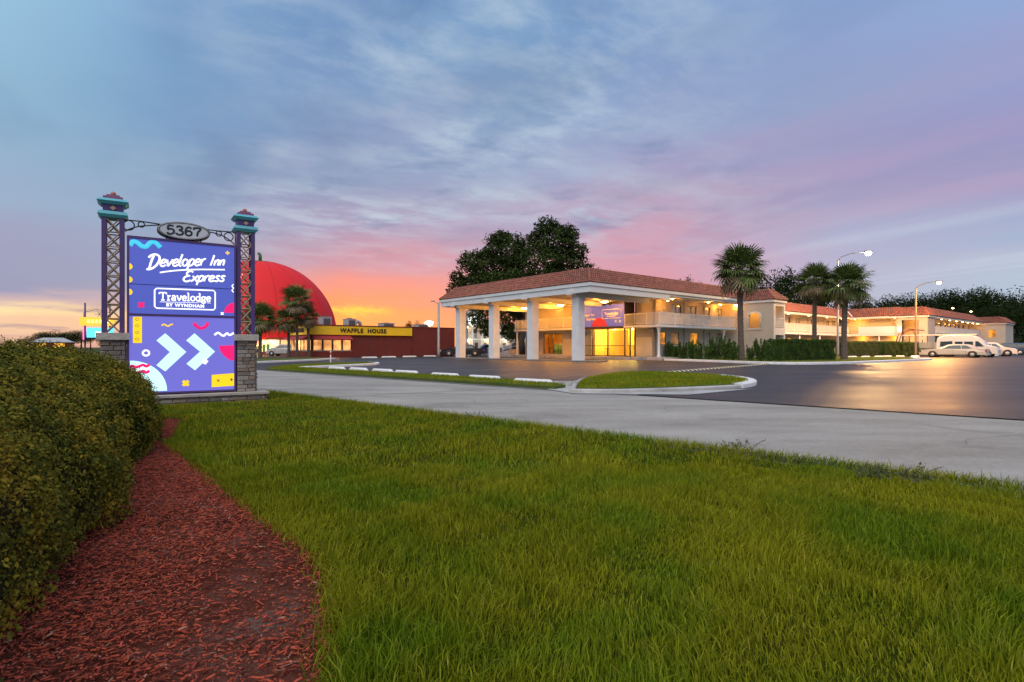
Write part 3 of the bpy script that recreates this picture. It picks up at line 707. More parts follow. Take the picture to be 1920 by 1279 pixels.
# lower face
flat('yellow_domino', 'sg_yellow', lower, [C_([(206,726),(256,726),(256,872),(206,872)])])
for cy in (740,776,813,850): ctube('domino_ring', 'sg_line', lower, [disc(229,cy,.024,0,360,12)+[disc(229,cy,.024,0,360,12)[0]]], .004, -.0185)
ctube('yellow_squiggle', 'sg_yellow', lower, [smz(C_([(366,775),(380,768),(392,775),(405,778),(416,770),(429,768)]))], .014)
ctube('pink_smile', 'sg_pink', lower, [smz(C_([(545,760),(560,778),(585,790),(612,778),(624,758)]))], .030)
ctube('white_squiggle', 'sg_white', lower, [smz(C_([(660,828),(680,815),(697,826),(712,832),(730,818),(745,828),(768,816)]))], .020)
flat('pink_half', 'sg_pink', lower, [C_([(683,888),(779,884)])[::1]+[(sgn(779,884)[0], sgn(779,970)[1]), sgn(745,966), sgn(715,945), sgn(695,920)]])
ctube('white_ring', 'sg_white', lower, [disc(279,928,.052,0,360,18)+[disc(279,928,.052,0,360,18)[0]]], .017)
for pts in ([(386,818),(503,922),(386,1030),(337,996),(412,922),(337,858)], [(549,818),(663,920),(552,1024),(504,988),(580,920),(503,858)]):
    P_ = C_(pts); flat('pale_arrow', 'sg_mint', lower, [[P_[0],P_[1],P_[4],P_[5]],[P_[1],P_[2],P_[3],P_[4]]], d=.004)
flat('mint_quarter', 'sg_mint', lower, [[p for p in disc(190,1145,.60,0,90,18)]+[sgn(190,1145)]])
for dy in (0, 34): ctube('pink_wave', 'sg_pink', lower, [smz(C_([(184,1010+dy),(202,1000+dy*1.0),(222,1006+dy),(240,1002+dy),(262,994+dy),(280,1002+dy),(298,992+dy)]))], .026, -.019)
ctube('white_wave', 'sg_white', lower, [smz(C_([(184,1030),(202,1018),(222,1024),(240,1020),(262,1012),(280,1020),(298,1010)]))], .016, -.0185)
flat('yellow_cross', 'sg_yellow', lower, cross(500,1096,.068,.028,45))
flat('yellow_card', 'sg_yellow', lower, [C_([(645,1050),(781,1040),(781,1110),(645,1118)])])
flat('dark_cross', 'sg_line', lower, cross(681,1081,.034,.006,45), y0=-.018); flat('dark_plus', 'sg_line', lower, cross(755,1076,.030,.008), y0=-.018)
flat('white_star', 'sg_white', lower, cross(607,976,.058,.013,10)+cross(607,976,.050,.010,55), y0=-.018)
# ---- lettering drawn as strokes
el = lambda cx,cy,rx,ry,a0=0,a1=360,n=12: arc(cx,cy,rx,ry,a0,a1,n)
SCR = {
 'D': ([[(.10,.02),(.16,.5),(.27,.93)], [(-.06,.80),(.12,.97),(.42,1.0),(.66,.84),(.70,.58),(.56,.26),(.32,.05),(.06,-.02),(-.08,.03)]], .78),
 'e': ([[(.06,.26),(.24,.29),(.38,.38),(.35,.52),(.22,.57),(.08,.44),(.04,.2),(.12,.03),(.26,0),(.42,.10)]], .45),
 'v': ([[(.02,.55),(.08,.25),(.14,.02),(.28,.25),(.42,.57)]], .43),
 'l': ([[(.16,1.0),(.08,.5),(.05,.14),(.14,.0),(.2,.03)]], .24),
 'o': ([el(.22,.28,.19,.28)], .46),
 'p': ([[(.12,.55),(.06,.1),(.0,-.36)], [(.08,.38),(.22,.56),(.38,.50),(.41,.30),(.32,.07),(.16,0),(.06,.08)]], .46),
 'r': ([[(.08,.56),(.04,.0)], [(.06,.3),(.16,.48),(.28,.57),(.36,.54)]], .36),
 'I': ([[(.16,1.08),(.10,.5),(.03,0)]], .28),
 'n': ([[(.08,.56),(.03,0)], [(.06,.3),(.18,.52),(.32,.56),(.36,.42),(.34,.2),(.33,0)]], .44),
 'E': ([[(.62,.92),(.42,1.02),(.22,.94),(.18,.72),(.30,.56),(.44,.56)], [(.30,.56),(.08,.42),(.02,.2),(.14,.02),(.34,0),(.54,.12)]], .62),
 'x': ([[(.03,.55),(.2,.28),(.38,0)], [(.42,.58),(.2,.28),(-.02,-.01)]], .44),
 's': ([[(.38,.48),(.26,.57),(.12,.50),(.14,.36),(.28,.24),(.30,.09),(.16,0),(0,.07)]], .40),
}
SER = {
 'T': ([[(.02,.96),(.72,.96)],[(.37,.96),(.37,0)],[(.20,.02),(.54,.02)],[(.02,.96),(.02,.76)],[(.72,.96),(.72,.76)]], .78),
 'r': ([[(.12,.60),(.12,0)],[(.0,.02),(.28,.02)],[(.0,.6),(.12,.6)],[(.12,.38),(.2,.56),(.36,.56)]], .42),
 'a': ([[(.06,.5),(.18,.62),(.34,.56),(.36,.4),(.36,.04),(.46,.03)],[(.36,.34),(.14,.32),(.03,.17),(.12,.02),(.26,.04),(.36,.16)]], .50),
 'v': ([[(.06,.58),(.26,.02),(.46,.58)],[(-.02,.59),(.16,.59)],[(.38,.59),(.54,.59)]], .54),
 'e': ([[(.06,.32),(.42,.34),(.38,.54),(.24,.62),(.08,.5),(.04,.28),(.12,.06),(.28,.0),(.44,.12)]], .50),
 'l': ([[(.14,1.0),(.14,0)],[(.0,.02),(.28,.02)],[(.02,1.0),(.14,1.0)]], .32),
 'o': ([el(.26,.30,.21,.29)], .54),
 'd': ([el(.24,.30,.19,.29),[(.44,1.0),(.44,.0),(.54,.02)],[(.32,1.0),(.44,1.0)]], .58),
 'g': ([el(.22,.38,.17,.21),[(.38,.52),(.5,.58)],[(.14,.18),(.06,.06),(.38,.02),(.44,-.12),(.26,-.26),(.06,-.2),(.04,-.08),(.16,.0)]], .52),
}
NUM = {
 '5': ([[(.56,.96),(.16,.96),(.12,.52),(.34,.62),(.56,.48),(.58,.2),(.36,.0),(.12,.04),(.04,.2)]], .68),
 '3': ([[(.06,.82),(.2,.98),(.46,.94),(.52,.72),(.28,.54),(.54,.42),(.56,.14),(.32,-.01),(.08,.06),(.02,.2)]], .66),
 '6': ([[(.54,.84),(.38,.98),(.16,.86),(.06,.5),(.10,.12),(.32,0),(.54,.12),(.56,.4),(.36,.56),(.12,.42)]], .68),
 '7': ([[(.04,.76),(.04,.96),(.6,.94),(.36,.5),(.28,.02)]], .64),
}
def stroke_text(name, m, par, s, font, p0, p1, h, r, y0=-.019, slant=0, sizes=None, sp=.0):
    tot = sum((font[c][1]+sp)*(sizes[i] if sizes else 1) if c != ' ' else .34 for i, c in enumerate(s)); k = math.hypot(p1[0]-p0[0], p1[1]-p0[1])/tot
    dx, dz = (p1[0]-p0[0])/(k*tot), (p1[1]-p0[1])/(k*tot); adv = 0; lines = []
    for i, c in enumerate(s):
        if c == ' ': adv += .34; continue
        g_, w_ = font[c]; z_ = sizes[i] if sizes else 1
        for ln in g_:
            pts = smooth_pts(ln, 4) if len(ln) > 2 else ln
            lines.append([(p0[0]+dx*k*(adv+(x+slant*z)*z_)-dz*h*z*z_*0, p0[1]+dz*k*(adv+x*z_)+h*z*z_) for x, z in pts])
        adv += (w_+sp)*z_
    return ctube(name, m, par, lines, r, y0)
stroke_text('lettering', 'sg_white', upper, 'D', SCR, sgn(288,461), sgn(352,458), .285, .019, slant=.16)
stroke_text('lettering', 'sg_white', upper, 'eveloper', SCR, sgn(354,445), sgn(606,440), .235, .0165, slant=.16)
stroke_text('lettering', 'sg_white', upper, 'Inn', SCR, sgn(636,441), sgn(716,440), .20, .0165, slant=.16)
ctube('underline', 'sg_white', upper, [smz(C_([(356,480),(440,469),(560,463),(718,464)]))], .014, -.019)
stroke_text('lettering', 'sg_white', upper, 'Express', SCR, sgn(484,529), sgn(716,529), .205, .0165, slant=.16)
stroke_text('lettering', 'sg_white', upper, 'Travelodge', SER, sgn(352,633), sgn(642,641), .155, .0125, sp=.02)
ctube('underline', 'sg_white', upper, [C_([(356,643),(575,648)]), C_([(618,649),(640,650)])], .005, -.019)
bx_ = [sgn(338,568), sgn(655,580), sgn(664,590), sgn(664,678), sgn(655,688), sgn(338,678), sgn(327,668), sgn(327,578), sgn(338,568)]
ctube('rounded_border', 'sg_white', upper, [bx_], .013, -.019)
tm = text_mesh('BY WYNDHAM', .088, .004, 'lettering', 'sg_white', .002, 1.15); x, z = sgn(499,664)
o = obj('lettering', tm, upper, (x, -.017, z)); o.rotation_euler = (R(90), 0, 0)
# address oval + ironwork
ox, oz = sgn(492,250)
ov = MB(); ov.vprism(arc(ox,oz,.46,.175,0,360,40)[:-1], -.05, .22); oval = ov.build('oval_board', 'black_metal', SG)
of = MB(); of.vprism(arc(ox,oz,.415,.142,0,360,40)[:-1], -.056, -.0505); of.build('oval_face', 'oval_face', oval)
orr = MB(); orr.tube([(x,-.058,z) for x,z in arc(ox,oz,.438,.158,0,360,40)[:-1]], .010, 6, closed=True); orr.build('rim', 'sg_white' if False else 'galv', oval)
stroke_text('digits', 'oval_digits', oval, '5367', NUM, (ox-.30, oz-.085), (ox+.31, oz-.085), .17, .019, y0=-.0585, sp=.08)
for side in (0, 1):
    iw = MB()
    def iwl(pts, r=.012): iw.tube([(x,.1,z) for x,z in pts], r, 6)
    if side == 0: iwl(C_([(160,180),(250,188),(380,208)])); iwl(smz(C_([(160,244),(205,225),(260,214),(380,208)]))); iwl([(ox-.3,3.29),(ox-.3,oz-.1)])
    else: iwl(C_([(600,232),(680,242),(775,250)])); iwl(smz(C_([(600,240),(690,262),(740,288),(775,318)]))); iwl([(ox+.3,3.29),(ox+.3,oz-.1)])
    for cx, cy, r_ in (((180,210,.095),(253,206,.052)),((688,258,.052),(743,275,.085)))[side]:
        x, z = sgn(cx, cy); iw.tube([(a,.1,b_) for a,b_ in arc(x,z,r_,r_,0,360,20)[:-1]], .011, 6, closed=True)
    iw.build('scrollwork', 'black_metal', SG)
# stones: three shared irregular blocks
def stone_mesh(i, m):
    b = MB(); c0 = .5; j = lambda: (rng.random()-.5)*.10
    vs = [(-.5,.5,-.5),(.5,.5,-.5),(.5,.5,.5),(-.5,.5,.5)]+[(-.5+j()*.3,-.25,-.5+j()*.3),(.5+j()*.3,-.25,-.5),(.5,-.25,.5+j()*.3),(-.5,-.25,.5)]+[(-.42+j(),-.5+abs(j()),-.40+j()),(.42+j(),-.5+abs(j()),-.40+j()),(.42+j(),-.5,.40+j()),(-.42+j(),-.5,.40+j())]
    b.add(vs, [(0,1,5,4),(1,2,6,5),(2,3,7,6),(3,0,4,7),(4,5,9,8),(5,6,10,9),(6,7,11,10),(7,4,8,11),(8,9,10,11)]); return b.mesh('stone', m)
SM = [stone_mesh(i, m) for i, m in enumerate(('stone','stone_warm','stone_pale','stone','stone_warm','stone'))]
def ashlar(par, w, z0, z1, place, hmin=.05, hmax=.095, lmin=.09, lmax=.24, dep=.05):
    z = z0
    while z < z1-.02:
        h = min(hmin+(hmax-hmin)*rng.random(), z1-z)
        if z1-z-h < .03: h = z1-z
        x = 0
        while x < w-.01:
            l_ = min(lmin+(lmax-lmin)*rng.random(), w-x)
            if w-x-l_ < .05: l_ = w-x
            g_ = .008; o = obj('stone', SM[int(rng.integers(6))], par)
            loc, rz = place(x+l_/2, z+h/2); o.location = loc; o.rotation_euler = (0,0,rz); o.scale = (l_-g_, dep*(.8+.5*rng.random()), h-g_)
            x += l_
        z += h
for x0, x1 in ((-.41,-.02), (1.90,2.24)):
    b = MB(); b.box((x0,-.02,.21),(x1,.36,1.29)); pier = b.build('pier', 'mortar', SG); w_ = x1-x0
    ashlar(pier, w_, .21, 1.29, lambda a, z, x0=x0: ((x0+a, -.04, z), 0))
    ashlar(pier, .38, .21, 1.29, (lambda a, z, x1=x1: ((x1+.02, -.02+a, z), R(90))))
    b = MB(); b.box((x0-.06,-.12,1.29),(x1+.06,.42,1.42)); b.build('pier_cap', 'cap_stone', SG)
    # lattice column
    cxm = (x0+x1)/2; hw = .175; cy0 = .17; z0, z1 = 1.42, 3.60
    b = MB(); t_ = .075
    for sx in (-1,1):
        for sy in (-1,1):
            b.box((cxm+sx*hw-(t_ if sx > 0 else 0), cy0+sy*hw-(t_ if sy > 0 else 0), z0), (cxm+sx*hw+(0 if sx > 0 else t_), cy0+sy*hw+(0 if sy > 0 else t_), z1))
    colm = b.build('lattice_column', 'purple', SG)
    b = MB(); nn_ = 8; dz = (z1-z0)/nn_; wi = hw-.06
    for k in range(nn_):
        a0 = z0+k*dz; a1 = a0+dz
        for sx, sy in ((0,-1),(0,1),(-1,0),(1,0)):
            for p, q_ in (((-wi,a0),(wi,a1)),((wi,a0),(-wi,a1)),((-wi,a1),(wi,a1)) if k < nn_-1 else ((-wi,a0),(wi,a0))):
                if sy: b.cyl((cxm+p[0], cy0+sy*(hw-.02), p[1]), (cxm+q_[0], cy0+sy*(hw-.02), q_[1]), .013, n=4, smooth=False)
                else: b.cyl((cxm+sx*(hw-.02), cy0+p[0], p[1]), (cxm+sx*(hw-.02), cy0+q_[0], q_[1]), .013, n=4, smooth=False)
    b.build('lattice', 'tan_lattice', colm)
    def frus(nm, m, za, zb, ra, rb_):
        b = MB(); b.add([(cxm+sx*r_, cy0+sy*r_, z) for z, r_ in ((za,ra),(zb,rb_)) for sx, sy in ((-1,-1),(1,-1),(1,1),(-1,1))], [(3,2,1,0),(4,5,6,7)]+[(k,(k+1)%4,4+(k+1)%4,4+k) for k in range(4)]); return b.build(nm, m, SG)
    frus('lower_cornice', 'cyan_paint', 3.60, 3.655, .19, .235); frus('cornice_cap', 'cyan_paint', 3.655, 3.715, .235, .215)
    frus('capital', 'purple', 3.715, 3.85, .155, .165); frus('upper_cornice', 'cyan_paint', 3.85, 3.905, .19, .245); frus('cornice_cap', 'cyan_paint', 3.905, 3.955, .245, .20)
    frus('top_block', 'plum', 3.955, 4.01, .16, .15); frus('top_block', 'plum', 4.01, 4.05, .11, .10)
    b = MB(); b.lathe([(.004,4.04),(.035,4.055),(.048,4.085),(.035,4.115),(.004,4.13)], 12, (cxm,cy0)); b.build('finial', 'salmon', SG)
    b = MB(); z = 3.782; b.vprism([(cxm,z+.045),(cxm+.05,z),(cxm,z-.045),(cxm-.05,z)], cy0-.178, cy0-.155); b.build('diamond', 'tan_lattice', SG)
b = MB(); b.box((-.75,-.22,0),(2.40,.60,.165)); base = b.build('plinth', 'mortar', SG)
ashlar(base, 3.15, 0, .165, lambda a, z: ((-.75+a, -.24, z), 0), .05, .085, .12, .34)
ashlar(base, .82, 0, .165, lambda a, z: ((2.42, -.22+a, z), R(90)), .05, .085, .12, .34)
b = MB(); b.box((-.80,-.29,.165),(2.48,.65,.21)); b.build('plinth_cap', 'cap_stone', SG)

# ================================================================== motel
def clear_glass():
    m = bpy.data.materials.new('clear_glass'); m.use_nodes = True; n = m.node_tree.nodes; l = m.node_tree.links; n.remove(n['Principled BSDF'])
    t = n.new('ShaderNodeBsdfTransparent'); t.inputs[0].default_value = (.93,.95,.94,1); g_ = n.new('ShaderNodeBsdfGlossy'); g_.inputs['Roughness'].default_value = .03
    fr_ = n.new('ShaderNodeFresnel'); fr_.inputs[0].default_value = 1.35; mx = n.new('ShaderNodeMixShader'); l.new(fr_.outputs[0], mx.inputs[0]); l.new(t.outputs[0], mx.inputs[1]); l.new(g_.outputs[0], mx.inputs[2]); l.new(mx.outputs[0], n['Material Output'].inputs[0]); MT['clear_glass'] = m
clear_glass()
MO = thing('motel', 'two-storey cream motel with red tile mansard roofs, balconies and a column-carried entrance canopy', 'motel', (5.82, 40.8, 0), U)
MOT = MO
def sT(px, t):
    k = (px-960)/1024; X0 = 5.82-.643*t; Y0 = 40.8+.766*t; return (k*Y0-X0)/(.766-.643*k)
def tS(px, s):
    k = (px-960)/1024; X0 = 5.82+.766*s; Y0 = 40.8+.643*s; return (X0-k*Y0)/(.643+.766*k)
def roof_panel(name, segs, par, ncourse=6, pitch=.24, m='roof_tile', kind='stuff'):
    b = MB()
    for A, B, A2, B2 in segs:
        A, B, A2, B2 = map(Vector, (A, B, A2, B2)); Lh = (B-A).length; n = max(2, int(Lh/pitch)); nrm = (B-A).cross(A2-A).normalized()
        if nrm.z < 0: nrm = -nrm
        for c_ in range(ncourse):
            r0, r1 = c_/ncourse, (c_+1)/ncourse; a = A.lerp(A2, r0); b_ = B.lerp(B2, r0); a1 = A.lerp(A2, r1+.02); b1 = B.lerp(B2, r1+.02)
            for k in range(n):
                # one barrel tile: 3 faces across, raised at its lower end
                vs = []
                for (p, q_, lift) in ((a, b_, .055), (a1, b1, .015)):
                    for f, hgt in ((.0,0),(.22,.05),(.62,.05),(.84,0)):
                        vs.append(p.lerp(q_, (k+f+.04)/n)+nrm*(hgt+lift))
                for f in (.0,.84): vs.append(a.lerp(b_, (k+f+.04)/n))
                b.add(vs, [(0,1,5,4),(1,2,6,5),(2,3,7,6),(8,0,3,9),(0,3,2,1)][:4])
    return b.build(name, m, par, kind=kind)
def roof_core(par, segs, m='roof_tile'):
    b = MB()
    for A, B, A2, B2 in segs: b.add([A,B,B2,A2], [(0,1,2,3)])
    return b.build('roof_deck', m, par)
def hipcap(b, A, B, r=.09): b.tube([A,B], r, 8)
# --- canopy
cL = 20.56
def fascia(name, par, pts, z0, z1, out=.0, th=.14, m='trim'):
    b = MB()
    for i in range(len(pts)-1):
        (s0,t0),(s1,t1) = pts[i], pts[i+1]
        if abs(s0-s1) < 1e-6: b.box((s0-out, min(t0,t1)-out, z0), (s0-out+th, max(t0,t1)+out, z1))
        else: b.box((min(s0,s1)-out+(th if True else 0), t0-out if t0 < 10 else t0+out-th, z0), (max(s0,s1)+out, t0-out+th if t0 < 10 else t0+out, z1))
    return b.build(name, m, par)
fascia('fascia', MO, [(0,0),(0,cL)], 5.30, 5.76); fascia('fascia', MO, [(0,0),(10.3,0)], 5.30, 5.76); fascia('fascia', MO, [(0,cL),(10.3,cL)], 5.30, 5.76)
fascia('fascia_cap', MO, [(0,0),(0,cL)], 5.765, 6.02, .09); fascia('fascia_cap', MO, [(0,0),(22.6,0)], 5.765, 6.02, .09); fascia('fascia_cap', MO, [(0,cL),(22,cL)], 5.765, 6.02, .09)
fascia('eave_fascia', MO, [(10.16,.06),(22.6,.06)], 5.57, 5.76)
b = MB(); b.box((.14,.14,5.44),(11.0,cL-.14,5.50)); b.build('canopy_ceiling', 'soffit', MO)
colt = [2.07, 7.4, 12.77, 18.28]
for t_ in colt:
    b = MB(); b.box((.55,t_-.40,.11),(1.27,t_+.32,5.06)); b.build('column', 'white_paint', MO)
    b = MB(); b.box((.35,t_-.30,5.06),(9.8,t_+.22,5.437)); b.box((-.16,t_-.30,5.20),(-.002,t_+.22,5.52)); b.build('ceiling_beam', 'soffit' if False else 'trim', MO)
lamps_s = [(3.9,3.0),(3.9,8.3),(3.9,13.5),(7.9,5.3),(7.9,11.0),(7.9,16.4)]
for s_, t_ in lamps_s:
    b = MB(); b.lathe([(.38,5.34),(.40,5.437)], 16, (s_,t_)); f_ = b.build('ceiling_light', 'galv', MO)
    b = MB(); b.lathe([(.16,5.20),(.32,5.24),(.36,5.338)], 16, (s_,t_)); b.build('diffuser', 'lamp_glow', f_)
    lamp('canopy_lamp', (s_,t_,5.0), 330, (1,.36,.035), .18, parent=MO)
roofc = [((-.1,-.1,6.02),(-.1,cL+.1,6.02),(1.2,1.2,7.22),(1.2,cL-1.2,7.22)), ((-.1,-.1,6.02),(22.7,-.1,6.02),(1.2,1.2,7.22),(22.7,1.2,7.22)), ((-.1,cL+.1,6.02),(12,cL+.1,6.02),(1.2,cL-1.2,7.22),(12,cL-1.2,7.22))]
roof_core(MO, roofc, 'roof_deck'); roof_panel('roof_tiles', roofc, MO)
b = MB(); hipcap(b, (-.1,-.1,6.1),(1.2,1.2,7.3)); hipcap(b, (-.1,cL+.1,6.1),(1.2,cL-1.2,7.3)); b.tube([(1.2,cL-1.2,7.28),(1.2,1.2,7.28),(22.7,1.2,7.28)], .07, 6); b.build('ridge_tiles', 'roof_tile', MO)
b = MB(); b.box((1.2,1.2,7.1),(22.7,cL-1.2,7.2)); b.build('flat_roof', 'roof_deck', MO)
# --- main block walls (facade end at s=11.1, front at t=2.1)
def wall_s(par, s, t0, t1, z0, z1, holes=(), th=.25, m='stucco', name='wall'):
    """wall on plane s (outer face at s, body behind), holes = (ta,tb,za,zb)"""
    b = MB(); cuts = sorted(set([t0,t1]+[h for H in holes for h in H[:2]])); 
    for a, c_ in zip(cuts[:-1], cuts[1:]):
        hs = sorted([(H[2],H[3]) for H in holes if H[0] <= a+1e-6 and H[1] >= c_-1e-6]); z = z0
        for h0, h1 in hs:
            if h0 > z: b.box((s,a,z),(s+th,c_,h0))
            z = h1
        if z < z1: b.box((s,a,z),(s+th,c_,z1))
    return b.build(name, m, par)
def wall_t(par, t, s0, s1, z0, z1, holes=(), th=.25, m='stucco', name='wall'):
    b = MB(); cuts = sorted(set([s0,s1]+[h for H in holes for h in H[:2]]))
    for a, c_ in zip(cuts[:-1], cuts[1:]):
        hs = sorted([(H[2],H[3]) for H in holes if H[0] <= a+1e-6 and H[1] >= c_-1e-6]); z = z0
        for h0, h1 in hs:
            if h0 > z: b.box((a,t,z),(c_,t+th,h0))
            z = h1
        if z < z1: b.box((a,t,z),(c_,t+th,z1))
    return b.build(name, m, par)
def win(par, axis, pos, a0, a1, z0, z1, glass='glass_curtain', mull=1, frame='dark_frame', rec=.06, name='window', sill=True, fw=.05):
    """framed window set back in the wall; axis 's': plane s=pos, spans t; axis 't': plane t=pos, spans s"""
    def bx(b, a, c_, za, zb, d0, d1):
        if axis == 's': b.box((pos+d0, a, za), (pos+d1, c_, zb))
        else: b.box((a, pos+d0, za), (c_, pos+d1, zb))
    b = MB()
    bx(b,a0,a0+fw,z0,z1,rec-.03,rec+.05); bx(b,a1-fw,a1,z0,z1,rec-.03,rec+.05); bx(b,a0+fw,a1-fw,z0,z0+fw,rec-.03,rec+.05); bx(b,a0+fw,a1-fw,z1-fw,z1,rec-.03,rec+.05)
    for k in range(1, mull+1):
        m_ = a0+(a1-a0)*k/(mull+1); bx(b,m_-fw*.4,m_+fw*.4,z0+fw,z1-fw,rec-.03,rec+.05)
    w = b.build(name, frame, par)
    b = MB(); bx(b,a0+fw,a1-fw,z0+fw,z1-fw,rec+.012,rec+.022); b.build('pane', glass, w)
    if sill: b = MB(); bx(b,a0-.05,a1+.05,z0-.07,z0-.002,-.05,rec+.05); b.build('sill', 'trim', w)
    return w
def railing(par, pts, z, h=1.05, closed_panels=False):
    b = MB(); p = MB()
    for (s0,t0),(s1,t1) in zip(pts[:-1], pts[1:]):
        d = Vector((s1-s0,t1-t0)); L_ = d.length; d.normalize()
        b.cyl((s0,t0,z+h),(s1,t1,z+h), .035, n=6); b.cyl((s0,t0,z+.12),(s1,t1,z+.12), .025, n=4)
        k = int(L_/.115)
        for i in range(k+1):
            x, y = s0+d.x*L_*i/k, t0+d.y*L_*i/k; p.box((x-.014,y-.014,z+.12),(x+.014,y+.014,z+h))
        for i in range(int(L_/2.4)+1): x, y = s0+d.x*min(L_,i*2.4), t0+d.y*min(L_,i*2.4); b.box((x-.035,y-.035,z),(x+.035,y+.035,z+h+.02))
    r_ = b.build('railing', 'trim', par); p.build('balusters', 'trim', r_, kind='stuff'); return r_
def ac_unit(par, axis, pos, a, z):
    b = MB(); 
    if axis == 't': b.box((a-.5,pos-.10,z),(a+.5,pos-.003,z+.42))
    else: b.box((pos-.10,a-.5,z),(pos-.003,a+.5,z+.42))
    o = b.build('wall_air_conditioner', 'hvac', par); g_ = MB()
    for k in range(5):
        if axis == 't': g_.box((a-.45,pos-.115,z+.06+k*.07),(a+.45,pos-.101,z+.085+k*.07))
        else: g_.box((pos-.115,a-.45,z+.06+k*.07),(pos-.101,a+.45,z+.085+k*.07))
    g_.build('grille', 'hvac_dark', o)
SE = 11.1; F0 = .28; F1 = 3.12
# glazed lobby at s=9.6
tA, tB = tS(1190,9.6), 9.75; tD = tS(1171,9.6)
# facade wall (behind the lobby it is open to the room)
wl0, wl1 = tS(1054,SE), tS(1019,SE)
wall_s(MO, SE, 9.75, 19.9, F0, 5.44, [(wl0,wl1,.42,2.62)])
win(MO, 's', SE, wl0, wl1, .42, 2.62, 'clear_glass', 1)
b = MB(); b.box((14.2,10.0,F0),(14.35,19.4,2.9)); b.box((SE+.26,10.0,F0),(14.2,10.1,2.9)); b.box((SE+.26,19.3,F0),(14.2,19.4,2.9)); b.box((SE+.26,10.0,2.75),(14.2,19.4,2.9)); b.box((SE+.26,10.1,F0-.05),(14.2,19.3,F0+.03)); b.build('breakfast_room','interior_wall',MO)
lamp('room_lamp', (12.5,14.6,2.5), 260, (1,.42,.05), .15, parent=MO)
wall_s(MO, SE, 2.1, tD, F0, 2.95, ()); wall_s(MO, SE, 2.1, tS(1193,SE), F1, 5.44, ())
b = MB(); b.box((SE+.06,tS(1193,SE),F1),(SE+.12,tD,5.44)); b.build('dark_door', 'dark_opening', MO)
g0, g1 = tS(1223,SE), tS(1193.5,SE); b = MB(); b.box((SE-.06,g0,.3),(SE-.003,g1,2.05)); b.build('roller_panel', 'garage_panel', MO, label='pale yellow closed panel at ground level')
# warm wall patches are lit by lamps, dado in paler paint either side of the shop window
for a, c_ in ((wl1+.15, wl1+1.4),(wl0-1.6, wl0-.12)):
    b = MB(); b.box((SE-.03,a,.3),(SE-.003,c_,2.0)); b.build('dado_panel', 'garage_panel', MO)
wall_s(MO, 24.5, 2.3, 19.9, F0, 5.44); wall_t(MO, 19.65, SE+.25, 24.5, F0, 5.44)
# front wall t=2.1
ups = [(1259,1277,1),(1288,1305,1),(1323.5,1331,0),(1342.5,1354,1)]; los = [(1236,1248.5,0,'lit_window'),(1258.5,1273.5,0,'lit_window_dim'),(1294.5,1309.5,0,'lit_window'),(1324,1331.5,0,'glass_curtain'),(1344,1354,1,'glass_curtain'),(1366,1377,1,'glass_curtain')]
hu = [(sT(a,2.1),sT(c_,2.1),3.95,5.15) for a,c_,_ in ups]; hl = [(sT(a,2.1),sT(c_,2.1),1.35,2.55) for a,c_,_,_ in los]
wall_t(MO, 2.1, SE, 22.6, F0, 2.95, hl); wall_t(MO, 2.1, SE, 22.6, F1, 5.57, hu)
for (a,c_,mu), H in zip(ups, hu): win(MO, 't', 2.1, *H, glass='glass_curtain', mull=mu); 
for i in (0,1): ac_unit(MO, 't', 2.1, (hu[i][0]+hu[i][1])/2, 3.22)
ac_unit(MO, 't', 2.1, (hl[0][0]+hl[0][1])/2+.3, .45)
for (a,c_,mu,gl_), H in zip(los, hl): win(MO, 't', 2.1, *H, glass=gl_, mull=mu)
for px in (1310, 1361):
    s_ = sT(px,2.1); b = MB(); b.box((s_-.42,2.04,F1),(s_+.42,2.097,5.2)); d_ = b.build('door', 'stucco_dark', MO); b = MB(); b.lathe([(.03,0),(.03,.05)],8); k_ = b.build('handle','galv',d_); k_.location=(s_-.33,2.02,F1+1); k_.rotation_euler=(R(90),0,0)
for px in (1283,1320):
    s_ = sT(px,2.05); b = MB(); b.cyl((s_,2.03,.3),(s_,2.03,2.90),.05,n=8); b.cyl((s_,2.03,3.13),(s_,2.03,5.5),.05,n=8); b.build('downpipe','stucco_dark',MO)
# balcony slabs
b = MB(); b.box((9.45,.45,2.92),(SE-.003,tD,F1)); b.box((SE-.002,.45,2.92),(22.6,2.097,F1)); b.build('balcony_slab', 'trim', MO)
b = MB(); b.box((9.45,9.80,2.92),(SE-.003,20.0,F1)); b.build('balcony_slab', 'trim', MO)
railing(MO, [(9.6,tD-.05),(9.6,.6),(22.5,.6)], F1); railing(MO, [(9.6,9.85),(9.6,19.9),(11.0,19.9)], F1)
b = MB(); b.box((11.1,2.12,5.38),(22.6,4,5.44)); b.box((10.3,.14,5.50),(22.6,2.1,5.56)); b.build('eave_soffit', 'soffit', MO)
for s_, t_ in ((9.75,.75),(sT(1357,.75),.75),(9.75,19.75)):
    b = MB(); b.lathe([(.20,F0-.02),(.20,F0+.10),(.11,F0+.22),(.10,2.55),(.14,2.7),(.24,2.90),(.24,2.917)], 10, (s_,t_)); b.build('porch_post', 'trim', MO)
